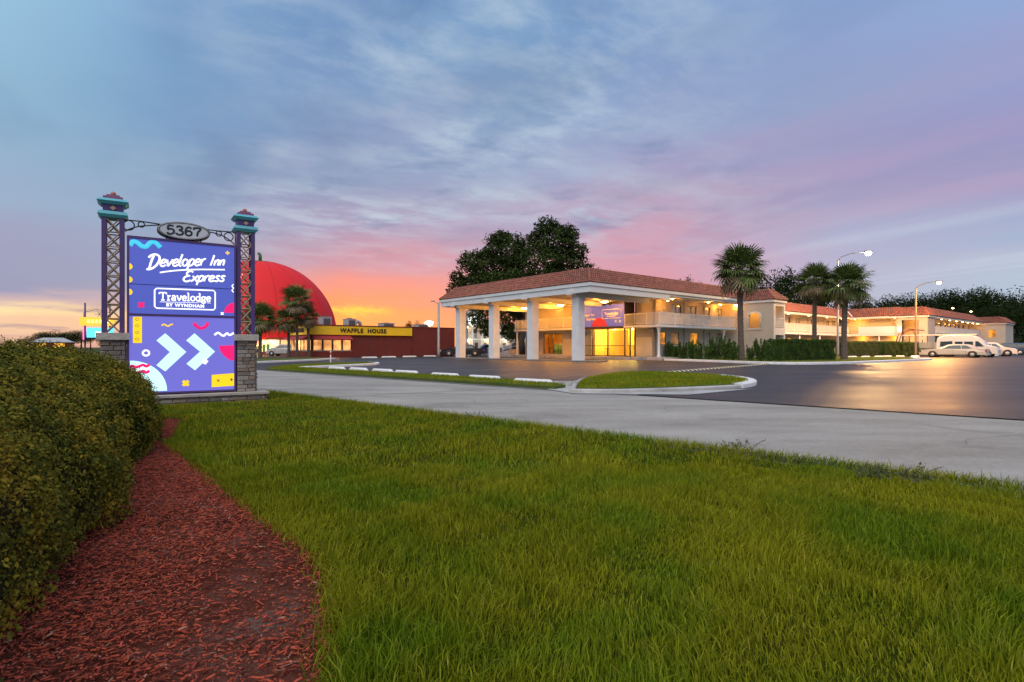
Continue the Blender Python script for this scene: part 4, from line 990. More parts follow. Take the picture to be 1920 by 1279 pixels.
# lobby box
b = MB(); b.box((9.62,tD+.02,2.98),(SE+.2,tB,3.10)); b.box((9.62,tD+.02,5.20),(SE,tB,5.43)); b.box((9.70,tD+.02,3.1),(SE,tD+.10,5.2)); b.box((9.70,tB-.1,3.1),(SE,tB,5.2)); b.build('lobby_header', 'dark_frame', MO)
lob = MB(); ts_ = [tA, tD, tS(1139.5,9.6), tS(1110.5,9.6), tS(1095,9.6)+.35, tB]
for t_ in (tA, (tA+tD)/2+.12 if False else tS(1181,9.6)-.0, tD, ts_[2], ts_[3], ts_[4], tB-.08): lob.box((9.58,t_-.045,F0),(9.70,t_+.045,2.978))
lob.box((9.58,tA,F0),(9.70,tB,F0+.09)); lob.box((9.58,tA,2.88),(9.70,tD,2.979)); lob.box((9.60,tD,1.25),(9.68,tB,1.31)); lob.box((9.59,tD,2.88),(9.70,tB,2.979))
sf = lob.build('shopfront_frame', 'dark_frame', MO)
edges = [tA+.045, tS(1181,9.6), tD, ts_[2], ts_[3], ts_[4], tB-.13]
for a, c_ in zip(edges[:-1], edges[1:]):
    b = MB(); b.box((9.63,a+.05,F0+.1),(9.64,c_-.05,2.87)); b.build('pane', 'clear_glass', sf)
# sign band above the lobby: three panels
band = []
mat('banner', (.06,.08,.42), .5, .08, 1, emit=lin((88,90,160)), es=.7); mat('banner_text', (.78,.74,.68), .5); mat('banner_pink', (.62,.03,.12), .5); mat('banner_cyan', (.45,.65,.66), .5)  # glow put into the banner colour so lamplight does not wash it out
cuts = [tD+.02, ts_[2], ts_[3], ts_[4], tB]
for a, c_ in zip(cuts[:-1], cuts[1:]):
    b = MB(); b.box((9.56,a+.02,3.12),(9.61,c_-.02,5.18)); band.append(b.build('banner_panel', 'banner', MO))
def on_band(me, name, t, z, rot=R(-90), par=None):
    o = obj(name, me, par or band[0], (9.545, t, z)); o.rotation_euler = (R(90), 0, rot); return o
tz = lambda px, py: (tS(px,9.6), EYE+(651-py)*(40.8+.643*9.6+.766*tS(px,9.6))/1024)
t_, z_ = tz(1146.5,588.5); on_band(text_mesh('Travelodge', .36, .012, 'lettering', 'banner_text', .008), 'lettering', t_, z_+.02)
on_band(text_mesh('BY WYNDHAM', .14, .006, 'lettering', 'banner_text', .008), 'lettering', t_, z_-.24)
b = MB(); pts = [(t_-1.15,z_-.42),(t_+1.1,z_-.42),(t_+1.1,z_+.42),(t_-1.15,z_+.42)]; b.tube([(9.54,y,z) for y,z in pts], .035, 4, closed=True); b.build('sign_border', 'banner_text', band[0])
t_, z_ = tz(1105,592); mk_ = text_mesh('Developer Inn', .36, .012, 'lettering', 'banner_text', .008); on_band(mk_, 'lettering', t_+.35, z_+.05)
on_band(text_mesh('Express', .36, .012, 'lettering', 'banner_text', .008), 'lettering', t_-.25, z_-.35)
t_, z_ = tz(1124,611); b = MB(); b.xprism([(t_+.95*math.cos(R(a)), 3.13+.85*math.sin(R(a))) for a in range(0,181,12)], 9.55, 9.558); b.build('half_disc', 'banner_pink', band[0])
for px in (1155,1163):
    t_, z_ = tz(px,602.5)
    for a in (45,-45):
        b = MB(); b.box((-.14,-.04,-.004),(.14,.04,.004)); o = b.build('cross_print', 'banner_cyan', band[0]); o.location = (9.55-.003*(a > 0), t_, z_); o.rotation_euler = Matrix(((0,0,1),(1,0,0),(0,1,0))).to_euler(); o.rotation_euler.rotate_axis('Z', R(a))
for px in (1124,1134.5,1145.5):
    t_ = tS(px,9.4); b = MB(); b.cyl((9.62,t_,5.26),(9.3,t_,5.22),.02,n=6); b.lathe([(.05,5.22),(.13,5.08)],10,(9.28,t_)); b.build('gooseneck_lamp','black_metal',MO)
# lobby interior
b = MB(); b.box((9.72,tA,F0-.02),(16.5,9.7,F0+.012)); b.build('lobby_floor','interior_floor',MO)
b = MB(); b.box((16.0,tA-.3,F0+.014),(16.2,9.7,2.97)); b.box((11.36,9.5,F0+.014),(16.0,9.7,2.97)); b.box((11.36,tA-.3,F0+.014),(16.0,tA-.12,2.97)); b.build('lobby_wall','interior_wall',MO)
b = MB(); b.box((9.72,tA-.3,2.90),(16.2,9.7,2.975)); b.build('lobby_ceiling','interior_wall',MO)
b = MB(); b.box((14.2,6.7,F0+.014),(15.98,7.5,2.88)); b.build('yellow_partition','yellow_panel',MO)
for s_,t_,e_ in ((12.2,5.4,60),(12.4,7.9,60),(14.6,6.2,40)):
    lamp('lobby_lamp', (s_,t_,2.72), e_*9, (1,.62,.13), .15, parent=MO); b = MB(); b.lathe([(.10,2.86),(.10,2.897)],12,(s_,t_)); b.build('downlight','lamp_glow',MO)
# furniture in the lobby (stands on the lobby floor)
def L2W(s, t, z=0): x, y = st(s, t); return (x, y, z)
ct = thing('reception_counter', 'yellow front reception counter seen through the lobby glass beside the door', 'counter', L2W(13.2, 5.6, F0+.012), U)
b = MB(); b.box((0,-1.0,0),(.6,1.2,1.0)); b.build('counter_body','counter',ct); b = MB(); b.box((-.08,-1.08,1.0),(.68,1.28,1.06)); b.build('counter_top','dark_frame',ct)
fv = thing('flower_vase', 'red flowers with green leaves standing on the reception counter', 'flowers', L2W(13.5, 5.5, F0+1.074), U)
b = MB(); b.lathe([(.06,0),(.10,.1),(.05,.25),(.07,.3)],10); b.build('vase','trim',fv); V, F = leaves(rng.normal(size=(160,3))*[.2,.2,.16]+[0,0,.55], np.tile([0,0,1.],(160,1)), .06, .5, 1); obj('foliage', npmesh('foliage',V,F,'green_fabric'), fv)
V, F = leaves(rng.normal(size=(50,3))*[.18,.18,.12]+[0,0,.6], np.tile([-1,0,0.],(50,1)), .06, .8, 1); obj('blossom', npmesh('blossom',V,F,'banner_pink'), fv)
gc = thing('armchair', 'green rounded armchair behind the window left of the lobby', 'chair', L2W(12.3, tS(1046,12.3), F0+.035), U)
b = MB(); b.lathe([(.45,0),(.5,.1),(.5,.42),(.42,.46)],14); b.build('seat','green_fabric',gc)
b = MB(); b.add([(r_*math.cos(R(a)), r_*math.sin(R(a)), z) for z in (.3,1.15) for r_ in (.42,.56) for a in range(-100,101,20)], [(k,k+1,22+k+1,22+k) for k in range(10)]+[(11+k+1,11+k,33+k,33+k+1) for k in range(10)]+[(22+k,22+k+1,33+k+1,33+k) for k in range(10)]); b.build('backrest','green_fabric',gc)
tbk = thing('cafe_table', 'small dark round table beside the green armchair', 'table', L2W(12.2, tS(1031,12.2), F0+.035), U)
b = MB(); b.lathe([(.25,0),(.25,.03),(.04,.05),(.04,.7),(.4,.72),(.4,.76)],16); b.build('pedestal_table','dark_frame',tbk)
pc = thing('wall_picture', 'dark framed picture in the room left of the lobby', 'picture', L2W(14.18, tS(1024,14.18), 1.9), U)
b = MB(); b.box((-.04,-.4,-.5),(-.005,.4,.5)); b.build('frame','dark_frame',pc)
stl = thing('bar_stool', 'slim dark stool standing in the lobby behind the glass', 'stool', L2W(11.6, 8.1, F0+.012), U)
b = MB(); b.box((-.2,-.2,.70),(.2,.2,.76)); b.build('seat','dark_frame',stl)
for sx in (-1,1):
    for sy in (-1,1): b = MB(); b.cyl((sx*.17,sy*.17,0),(sx*.15,sy*.15,.7),.02,n=6); b.build('leg','dark_frame',stl)
pi_ = thing('wall_picture', 'framed colourful picture on the lobby back wall', 'picture', L2W(15.97, 5.3, 1.9), U)
b = MB(); b.box((-.04,-.7,-.5),(-.005,.7,.5)); b.build('frame','dark_frame',pi_); b = MB(); b.box((-.05,-.62,-.42),(-.041,.62,.42)); b.build('print','green_fabric',pi_)
# vending machine in the passage at the far end
vm = thing('vending_machine', 'dark red vending machine under the far left end of the motel balcony', 'vending machine', L2W(10.5, 18.3, .282), U)
b = MB(); b.box((-.1,-.85,0),(.45,.65,1.95)); b.build('body','maroon',vm); b = MB(); b.box((-.13,-.6,.8),(-.103,.3,1.8)); b.build('display','dark_opening',vm)
# orange lamps on the upper floor walls
for s_, t_, e_ in ((10.3,11.2,70),(10.4,14.3,50),(10.0,6.0,18),(11.9,1.3,60)):
    lamp('balcony_lamp', (s_, t_, 5.15 if t_ > 3 else 5.25), e_*.9, (1,.33,.02), .1, parent=MO); b = MB(); b.lathe([(.08,5.30),(.11,5.37)],10,(s_,t_)); b.build('bulkhead_light','lamp_glow',MO)
# eave lamps along the front wing
def eave_light(par, s, t, z, e, col_=(1,.36,.035)):
    b = MB(); b.box((s-.16,t-.12,z),(s+.16,t+.12,z+.07)); f_ = b.build('eave_light', 'galv', par)
    b = MB(); b.lathe([(.05,z-.09),(.12,z-.06),(.15,z-.001)], 10, (s,t)); b.build('lens', 'lamp_glow', f_); lamp('eave_lamp', (s,t,z-.16), e*1.15, col_, .08, parent=par)
for px, e_ in ((1260.6,60),(1328,60),(1379,60)): eave_light(MO, sT(px,.55), .55, 5.48, e_)
eave_light(MO, 21.4, 1.5, 5.48, 70)
# stair tower 1
T0, T1 = 22.8, 25.4; ta, tb = -3.2, 2.3
wz = 5.55; a0, a1 = tS(1426.5,T0), tS(1403,T0)
tw = [(ta,F0-.2),(a0,F0-.2),(a0,4.85),(ta,4.85)]
b = MB(); b.box((T0,ta,.1),(T0+.22,a0,wz)); b.box((T0,a1,.1),(T0+.22,tb,wz)); b.box((T0,a0,.1),(T0+.22,a1,3.0)); b.box((T0,a0,4.62),(T0+.22,a1,wz)) if False else None
ac_, zc_ = (a0+a1)/2, 4.25; hw_ = (a1-a0)/2; aa = [(ac_+hw_*math.cos(R(d)), zc_+.36*math.sin(R(d))) for d in range(0,181,15)]
for k in range(len(aa)-1): b.xprism([aa[k+1],aa[k],(aa[k][0],wz),(aa[k+1][0],wz)][::-1], T0, T0+.22)
b.build('tower_wall', 'stucco', MO)
b = MB(); b.tube([(T0-.03,a1,3.0)]+[(T0-.03,y,z) for y,z in aa]+[(T0-.03,a0,3.0)], .07, 6); b.box((T0-.10,a0-.1,2.90),(T0-.003,a1+.1,3.0)); b.build('arch_trim', 'trim', MO)
b = MB(); b.box((T0+.22,ta,.1),(T0+.5,ta+.22,wz)); b.box((T1-.25,ta,.1),(T1,ta+.22,wz)); b.box((T0+.5,ta,5.2),(T1-.25,ta+.22,wz)); b.box((T0+.5,ta,2.35),(T1-.25,ta+.22,3.05)); b.box((T1-.22,ta+.22,.1),(T1,tb,wz)); b.build('tower_front', 'trim', MO)
b = MB(); b.box((T0+.22,ta+.22,2.85),(T1-.22,tb,2.95)); b.box((T0+.22,tb-.2,.1),(T1-.22,tb,wz)); b.build('landing', 'stucco', MO)
railing(MO, [(T0+.5,ta+.05),(T1-.25,ta+.05)], 3.05, .95)
lamp('tower_lamp', (24.0,-.4,5.1), 80, (1,.33,.02), .1, parent=MO); b = MB(); b.lathe([(.09,5.25),(.12,5.33)],10,(24.0,-.4)); b.build('bulkhead_light','lamp_glow',MO)
cz = MB(); cz.box((T0-.14,ta-.14,wz),(T1+.14,tb,wz+.24)); cz.build('cornice', 'trim', MO)
def hiproof(par, s0, s1, t0, t1, z0, z1, ins, nm='tower_roof', nc=5):
    sg = [((s0,t0,z0),(s0,t1,z0),(s0+ins,t0+ins,z1),(s0+ins,t1-ins*.3,z1)), ((s0,t0,z0),(s1,t0,z0),(s0+ins,t0+ins,z1),(s1-ins,t0+ins,z1)), ((s1,t0,z0),(s1,t1,z0),(s1-ins,t0+ins,z1),(s1-ins,t1-ins*.3,z1))]
    roof_core(par, sg, 'roof_deck'); b = MB(); b.box((s0+ins,t0+ins,z1-.05),(s1-ins,t1-.3*ins,z1)); hipcap(b,(s0,t0,z0+.07),(s0+ins,t0+ins,z1+.07)); hipcap(b,(s1,t0,z0+.07),(s1-ins,t0+ins,z1+.07)); b.build('ridge_tiles','roof_tile',par)
    return roof_panel(nm, sg, par, nc)
hiproof(MO, T0-.2, T1+.2, ta-.2, 3.0, wz+.24, 6.9, 1.15)
# --- wing 2 : s 25.4..61, wall t=4.4, rail t=2.9
w2e = 61.0; we = 5.45
wh = []; 
for px0, px1 in ((1477,1483.5),(1490.5,1499),(1514,1522),(1548,1554.5),(1558.5,1566)):
    wh.append((sT(px0,4.4), sT(px1,4.4)))
hu2 = [(a,c_,4.0,5.1) for a,c_ in wh]; hl2 = [(a,c_,1.2,2.4) for a,c_ in wh]
wall_t(MO, 4.4, T1, w2e, .1, 2.95, hl2); wall_t(MO, 4.4, T1, w2e, F1, 5.57, hu2)
for H in hu2: win(MO, 't', 4.4, *H, mull=1, sill=False)
for i, H in enumerate(hl2): win(MO, 't', 4.4, *H, mull=1, sill=False, glass='lit_window' if i in (0,2) else 'glass_curtain')
for k in range(6):
    s_ = 28+k*5.6; b = MB(); b.box((s_-.45,4.33,F1),(s_+.45,4.397,5.2)); b.build('door','stucco_dark',MO)
b = MB(); b.box((T1,2.75,2.80),(w2e,4.397,F1-.02)); b.build('balcony_slab','trim',MO); railing(MO, [(T1,2.9),(w2e,2.9)], F1)
b = MB(); b.box((T1,2.3,5.30),(w2e-.2,2.44,5.58)); b.build('eave_fascia','trim',MO); b = MB(); b.box((T1,2.44,5.44),(w2e,4.4,5.50)); b.build('eave_soffit','soffit',MO)
for k in range(5): 
    s_ = 31+k*6.5; b = MB(); b.lathe([(.09,.1),(.09,2.797)],8,(s_,3.0)); b.build('porch_post','trim',MO)
for px in (1478,1516,1550.5,1578): eave_light(MO, sT(px,2.7), 2.7, 5.36, 50)
r2 = [((T1,2.2,5.58),(w2e+.1,2.2,5.58),(T1,3.6,6.85),(w2e+1.5,3.6,6.85))]; 
# --- perpendicular wing 2b: wall plane s=61 from t=2.9 down to t=-3.5
wall_s(MO, 62.2, -3.5, 4.4, .1, 5.57); b = MB(); b.box((61.0,-3.5,2.80),(62.197,2.9,F1-.02)); b.build('balcony_slab','trim',MO)
b = MB(); b.box((60.95,-3.5,F1-.02),(61.05,1.6,4.15)); b.build('solid_balustrade','trim',MO)
b = MB(); b.box((60.4,-3.5,5.30),(60.54,2.3,5.58)); b.build('eave_fascia','trim',MO); b = MB(); b.box((60.54,-3.5,5.44),(62.2,2.3,5.50)); b.build('eave_soffit','soffit',MO)
r2.append(((60.3,-3.5,5.58),(60.3,2.3,5.58),(61.7,-3.5,6.85),(61.7,3.7,6.85)))
roof_core(MO, r2, 'roof_deck'); roof_panel('roof_tiles', r2, MO, 5); b = MB(); b.box((T1,3.6,6.70),(w2e+20,12,6.82)); b.build('flat_roof','roof_deck',MO)
b = MB(); b.tube([(60.3,2.2,5.66),(61.7,3.6,6.93)],.1,6); b.build('valley_flashing','trim',MO)
eave_light(MO, 60.9, 2.0, 5.36, 200); lamp('low_lamp', (61.6,1.4,2.5), 80, (1,.34,.02), .1, parent=MO); lamp('low_lamp', (61.6,-2.8,2.5), 80, (1,.34,.02), .1, parent=MO); eave_light(MO, 60.9,-3.0,5.36,60)
b = MB(); b.lathe([(.09,.1),(.09,2.797)],8,(61.2,-1.0)); b.build('porch_post','trim',MO)
# --- stair tower 2: s 61..64.6, t -3.5..-6.6
b = MB(); b.box((60.6,-3.9,.1),(60.9,-3.3,5.3)); b.box((60.6,-6.9,.1),(60.9,-5.9,5.3)); b.box((60.6,-5.9,4.95),(60.9,-3.9,5.3)); b.box((60.9,-6.9,.1),(64.4,-6.7,5.3)); b.box((63.8,-6.7,.1),(64.0,-3.3,5.3)); b.box((64.2,-6.7,.1),(64.4,-3.5,5.3)); b.build('tower_wall','stucco',MO)
b = MB(); b.add([(60.95,-4.3,.1),(60.95,-5.7,.1),(63.6,-5.7,3.0),(63.6,-4.3,3.0),(60.95,-4.3,.0),(60.95,-5.7,.0),(63.6,-5.7,2.7),(63.6,-4.3,2.7)],[(0,1,2,3),(7,6,5,4),(0,3,7,4),(1,5,6,2)]); b.build('stair_flight','stucco',MO)
b = MB(); b.box((60.4,-7.1,5.3),(64.6,-3.4,5.52)); b.build('cornice','trim',MO); hiproof(MO, 60.3, 64.7, -7.2, -2.6, 5.52, 6.75, 1.2)
lamp('tower_lamp', (62.2,-4.8,4.9), 170, (1,.36,.04), .12, parent=MO)
b = MB(); b.lathe([(.06,3.55),(.12,3.62),(.12,3.75),(.06,3.82)],10,(60.4,-3.75)); b.build('wall_lantern','lamp_white',MO); lamp('lantern_lamp', (59.6,-3.75,3.7), 14, (1,.6,.2), .1, parent=MO)
# --- wing 3: s 64.4..96, eave t -6.6
hs3 = []; s_ = 66.5
while s_ < 94: hs3.append((s_, s_+1.5, 3.95, 5.0)); s_ += 3.1
wall_t(MO, -4.9, 64.4, 96, F1, 5.57, hs3); wall_t(MO, -4.9, 64.4, 96, .1, 2.95, [(a,c_,1.1,2.3) for a,c_,_,_ in hs3[::2]])
for H in hs3: win(MO,'t',-4.9,*H,mull=1,sill=False)
for a,c_,_,_ in hs3[::2]: win(MO,'t',-4.9,a,c_,1.1,2.3,mull=1,sill=False)
b = MB(); b.box((64.4,-6.5,2.80),(96,-4.903,F1-.02)); b.build('balcony_slab','trim',MO); railing(MO, [(64.4,-6.4),(96,-6.4)], F1)
b = MB(); b.box((64.4,-6.9,5.30),(96,-6.76,5.55)); b.build('eave_fascia','trim',MO); b = MB(); b.box((64.4,-6.76,5.42),(96,-4.9,5.48)); b.build('eave_soffit','soffit',MO)
r3 = [((64.4,-7.0,5.56),(96,-7.0,5.56),(64.4,-5.6,6.85),(96,-5.6,6.85))]; roof_core(MO, r3,'roof_deck'); roof_panel('roof_tiles', r3, MO, 5, .34)
b = MB(); b.box((64.4,-5.6,6.70),(96,4,6.82)); b.build('flat_roof','roof_deck',MO)
for px in (1749,1765.5,1780.5,1793,1804.5,1814.5,1824,1833): eave_light(MO, sT(px,-6.4), -6.4, 5.30, 42)
for px, t_ in ((1784,-5.8),(1818,-5.8)):
    s_ = sT(px,t_); b = MB(); b.cyl((s_,t_,6.6),(s_-.9,t_-.3,7.3),.04,n=6); f_ = b.build('roof_floodlight','galv',MO); b = MB(); b.lathe([(.05,7.2),(.2,7.3),(.05,7.42)],10,(s_-1.0,t_-.35)); b.build('lens','lamp_glow',f_)
# --- end pavilion
AN = thing('annex', 'small cream end pavilion with red roof and a glowing square opening, far right', 'building', (5.82,40.8,0), U)
e0 = tS(1885,96.3)
wall_s(AN, 96.3, e0, -4.9, .1, 5.2, [(tS(1867.5,96.3), tS(1853,96.3), 2.9, 4.2)]); wall_t(AN, e0, 96.55, 104, .1, 5.2)
b = MB(); b.box((96.9,e0+.3,.1),(97.0,-5,5.15)); b.build('inner_wall','lit_window',AN)
b = MB(); b.box((96.1,e0-.2,5.2),(104,-4.5,5.4)); b.build('cornice','trim',AN); hiproof(AN, 96.0, 104.2, e0-.3, -4.0, 5.4, 6.5, 1.3)
# exterior ramp with rails at the left end
rp = thing('ramp', 'sloping walkway with white handrails left of the motel passage', 'ramp', (5.82,40.8,0), U)
b = MB(); b.add([(9.2,20.4,.02),(10.6,20.4,.02),(10.6,24.6,.02),(9.2,24.6,.02),(9.2,20.4,.9),(10.6,20.4,.9),(10.6,24.6,.1),(9.2,24.6,.1)],[(3,2,1,0),(4,5,6,7),(0,1,5,4),(2,3,7,6),(0,4,7,3),(1,2,6,5)]); b.build('ramp_slab','concrete',rp)
for s_ in (9.25,10.55):
    b = MB(); b.cyl((s_,20.4,1.85),(s_,24.6,1.05),.035,n=6); b.cyl((s_,20.4,1.4),(s_,24.6,.6),.03,n=6)
    for k in range(4): t_ = 20.45+k*1.36; b.cyl((s_,t_,.5-.12*k),(s_,t_,1.85-.8*(t_-20.4)/4.2),.03,n=6)
    b.build('handrail','trim',rp)
# ================================================================== diner
DN = thing('diner', 'low dark red diner with a yellow lettered fascia and red awnings', 'restaurant', (-21.7, 59.0, 0), U)
DH = 3.58; DL = 18.6; DW = 7.0
b = MB(); b.box((4.6,0,0),(DL,.25,2.5)); b.box((0.0,.0,2.5),(DL,.25,DH-.02)); b.box((12.3,-.12,.0),(12.45,-.003,DH-.3)); b.box((.0,.25,2.5),(.25,DW,DH-.02)); b.box((0,0,0),(4.6,.2,.75)); b.box((0,.2,0),(.2,DW,.75)); b.box((DL-.25,.25,0),(DL,DW,DH)); b.box((.25,DW-.2,0),(DL-.25,DW,DH)); b.build('wall','brown_wall',DN)
for s_ in (6.6, 8.7, 10.9, 13.6, 15.7, 17.6):
    b = MB(); b.box((s_-.02,-.006,0),(s_+.02,-.001,2.45)); b.build('wall_joint','dark_opening',DN)
b = MB(); b.box((.25,.25,DH-.5),(DL-.25,DW-.2,DH-.4)); b.build('flat_roof','roof_deck',DN)
b = MB(); b.box((-.25,-.25,2.52),(12.2,-.004,3.50)); b.build('fascia_board','waffle_yellow',DN)
b = MB(); b.box((-.25,-.003,2.52),(-.004,DW,3.50)); b.build('fascia_board','waffle_yellow',DN)
b = MB(); b.box((-.3,-.3,3.505),(12.25,.3,3.62)); b.box((12.25,-.06,DH-.02),(DL,.3,3.66)); b.box((-.3,.3,3.505),(.25,DW,3.62)); b.build('parapet_cap','brown_wall',DN)
me = text_mesh('WAFFLE  HOUSE', .66, .022, 'lettering', 'waffle_letters', .03, 1.18)
o = obj('lettering', me, DN, (5.95,-.285,3.0)); o.rotation_euler = (R(90),0,0)
me = text_mesh('WAFFLE HOUSE', .62, .02, 'lettering', 'waffle_letters', .03, 1.05)
o = obj('lettering', me, DN, (-.285,3.7,3.0)); o.rotation_euler = (R(90),0,R(-90))
b = MB(); b.xprism([(-.9,2.0),(-.003,2.5),(-.003,2.0)], .1, 4.4); b.build('awning','awning_red',DN)
b = MB(); b.vprism([(-.9,2.0),(-.003,2.5),(-.003,2.0)], .3, DW); b.build('awning','awning_red',DN)
for k in range(4): win(DN,'t',.05,.25+k*1.1,1.25+k*1.1,.78,1.98,'shop_glow_soft',0,name='window')
for k in range(6): win(DN,'s',.05,.35+k*1.1,1.38+k*1.1,.78,1.98,'shop_glow_soft' if k%3 else 'shop_glow',0,name='window')
lamp('diner_lamp', (2.5,-1.0,1.7), 25, (1,.6,.25), .1, parent=DN); lamp('diner_lamp', (-1.2,3.5,1.8), 40, (1,.65,.3), .1, parent=DN)
def rooftop(lab, s, t, w, d, h, z=3.55):
    x = -21.7+.766*s-.643*t; y = 59+.643*s+.766*t
    o = thing('air_conditioner', lab, 'air conditioner', (x,y,z), U, 'rooftop air conditioners of the diner')
    b = MB(); b.box((-w/2,-d/2,-.45),(w/2,d/2,h*.86)); b.box((-w/2-.03,-d/2-.03,h*.86),(w/2+.03,d/2+.03,h*.95)); b.build('housing','hvac',o)
    b = MB(); b.box((-w*.38,-d/2-.02,h*.1),(w*.38,-d/2-.002,h*.75)); b.build('side_grille','hvac_dark',o)
    b = MB(); b.lathe([(min(w,d)*.32,h*.95),(min(w,d)*.32,h*1.05)],14); b.build('fan_cowl','hvac_dark',o)
    return o
rooftop('grey rooftop unit nearest the red dome', 2.1, 1.6, 1.0, 1.4, 1.05); a2 = rooftop('grey rooftop unit with a curved duct beside it', 5.2, 2.0, 1.0, 1.4, .95)
b = MB(); b.tube([(.5,-.3,.0),(.62,-.3,.55),(.9,-.3,.62),(1.15,-.3,.45),(1.2,-.3,0)], .22, 8); b.build('duct','hvac',a2)
rooftop('low wide rooftop unit at the right end of the yellow fascia', 9.7, 1.6, 1.6, 1.2, .55); rooftop('lowest rooftop unit at the far right of the diner roof', 14.5, 1.6, 1.6, 1.2, .5)

# ================================================================== red dome shop
DM = thing('dome_shop', 'huge red orange-shaped dome with green stalk on a brightly lit gift shop', 'shop', (-41.5, 90, 0), 0)
Rr = 12.05; zc0 = 3.2
prof = [(Rr*math.cos(R(a)), zc0+Rr*math.sin(R(a))) for a in range(-9, 90, 3)]+[(.05, zc0+Rr)]
b = MB(); b.lathe([(Rr*.9,1.3)]+prof, 72); b.build('dome','dome_red',DM)
for k in range(18):
    az_ = R(k*20+6); b = MB(); b.tube([(math.cos(az_)*(Rr+.02)*math.cos(R(a)), math.sin(az_)*(Rr+.02)*math.cos(R(a)), zc0+(Rr+.02)*math.sin(R(a))) for a in range(-6, 87, 4)], .05, 4); b.build('seam','dome_seam',DM)
b = MB(); b.lathe([(2.9,zc0+11.72),(1.6,zc0+11.98),(.05,zc0+12.15)],24); b.build('calyx','dome_green',DM)
b = MB(); b.tube([(0,0,zc0+12),(0,0,zc0+13.0),(-.1,0,zc0+13.3),(-.35,0,zc0+13.4)],[.3,.26,.24,.22],8); b.build('stalk','dome_green',DM)
b = MB(); aa_ = R(-88); b.tube([(math.cos(aa_)*(Rr+.12)*math.cos(R(a))+.9, math.sin(aa_)*(Rr+.12)*math.cos(R(a)), zc0+(Rr+.12)*math.sin(R(a))) for a in range(29, 50, 3)], .07, 6); b.build('neon_tube','dome_neon',DM)
b = MB(); b.box((-12,-11.2,.0),(13.5,9,.5)); b.box((-12,-10.6,2.2),(13.5,9,2.55)); b.build('base_wall','brown_wall',DM)
for k in range(9):
    x0 = -12+k*2.85; b = MB(); b.box((x0+.1,-11.0,.5),(x0+2.7,-10.9,2.2)); b.build('shop_window','shop_glow' if k%3 != 1 else 'shop_glow_soft',DM)
    b = MB(); b.box((x0-.08,-11.1,.5),(x0+.08,-10.85,2.2)); b.build('pillar','brown_wall',DM)
    for j in range(4):
        xx = x0+.35+j*.6; hh = .3+.8*rng.random(); b = MB(); b.box((xx,-11.08,.5),(xx+.38,-11.01,.5+hh)); b.build('display_goods',['shop_goods','yellow_panel','green_fabric','maroon'][int(rng.integers(4))],DM)
lamp('shop_lamp', (0,-13.5,1.9), 400, (1,.7,.35), .3, parent=DM); lamp('shop_lamp', (6,-14,1.9), 200, (1,.7,.35), .3, parent=DM)

# ================================================================== lodging block with the round sign, behind the canopy
LB = thing('lodge', 'cream lodge with a round lit sign on its arched parapet, between the canopy columns', 'building', (-10.2, 112, 0), R(12))
b = MB(); b.box((0,.0,0),(16,.3,2.6)); b.box((0,1.4,2.6),(16,1.7,5.6)); b.box((-.2,-.1,5.6),(16,2,6.1)); b.build('wall','stucco',LB)
b = MB(); b.box((0,-.1,2.6),(16,1.4,2.9)); b.build('balcony_slab','trim',LB); railing(LB, [(0,0),(16,0)], 2.9, 1.0)
for k in range(9):
    b = MB(); b.box((k*1.95,-.12,0),(k*1.95+.22,.1,5.6)); b.build('pillar','trim',LB)
    b = MB(); b.box((k*1.95+.6,1.33,3.0),(k*1.95+1.3,1.397,4.9)); b.build('door','dark_opening',LB)
    b = MB(); b.box((k*1.95+.6,-.06,.2),(k*1.95+1.3,-.003,2.1)); b.build('door','dark_opening',LB)
b = MB(); b.vprism([(-.4,6.1),(-.4,7.0)]+[(2.4+2.2*math.cos(R(a)), 7.0+2.0*math.sin(R(a))) for a in range(170,9,-16)]+[(5.2,7.0),(5.2,6.1)], -.2, .3); b.build('arched_parapet','stucco',LB)
b = MB(); b.vprism([(2.2+1.05*math.cos(R(a)), 6.7+1.3*math.sin(R(a))) for a in range(0,360,15)], -.5, -.25); b.build('round_sign','clock_face',LB)
for s_ in (1.2,5.1,9,13):
    for z in (2.35,5.2): lamp('lodge_lamp', (s_,-.6 if z < 3 else .6,z), 60, (1,.8,.5), .1, parent=LB); b = MB(); b.lathe([(.14,z-.02),(.14,z+.12)],8,(s_,-.35 if z<3 else .8)); b.build('lamp','lamp_glow',LB)

# ================================================================== street lamps
def street_lamp(lab, x, y, h, arm, rise, lit=True, pole='galv', energy=0, col_=(1,.78,.5), dirx=1, base_r=.12, globe=.16, cat='street lamp'):
    o = thing('street_lamp', lab, cat, (x,y,0), 0)
    b = MB(); b.tube([(0,0,0),(0,0,.5),(0,0,h)],[base_r*1.3,base_r,base_r*.65],10); p_ = b.build('pole',pole,o)
    b = MB(); b.tube([(0,0,h-.15),(dirx*arm*.12,0,h+rise*.35),(dirx*arm*.5,0,h+rise*.8),(dirx*arm,0,h+rise)],[.06,.055,.045,.04],8); b.build('arm',pole,o)
    b = MB(); b.box((min(dirx*arm,dirx*(arm+.75)),-.16,h+rise-.06),(max(dirx*arm,dirx*(arm+.75)),.16,h+rise+.12)); b.build('lamp_head','galv' if lit else 'hvac_dark',o)
    if lit:
        b = MB(); b.lathe([(.02,h+rise-.06-globe*1.3),(globe*.8,h+rise-.06-globe),(globe*1.2,h+rise-.06-globe*.3),(globe,h+rise-.061)],14,(dirx*(arm+.4),0)); b.build('lens','lamp_white',o)
        lamp('lamp_light', (dirx*(arm+.4),-.0,h+rise-.1-globe*2.2), energy*1.0, col_, .25, parent=o, kind='SPOT', spot=178)
    return o
street_lamp('tall lit lamp post rising behind the palms, brightest of all', 35.2, 59, 10.6, 2.9, .85, True, 'galv', 14000, (1,.55,.20), globe=.26)
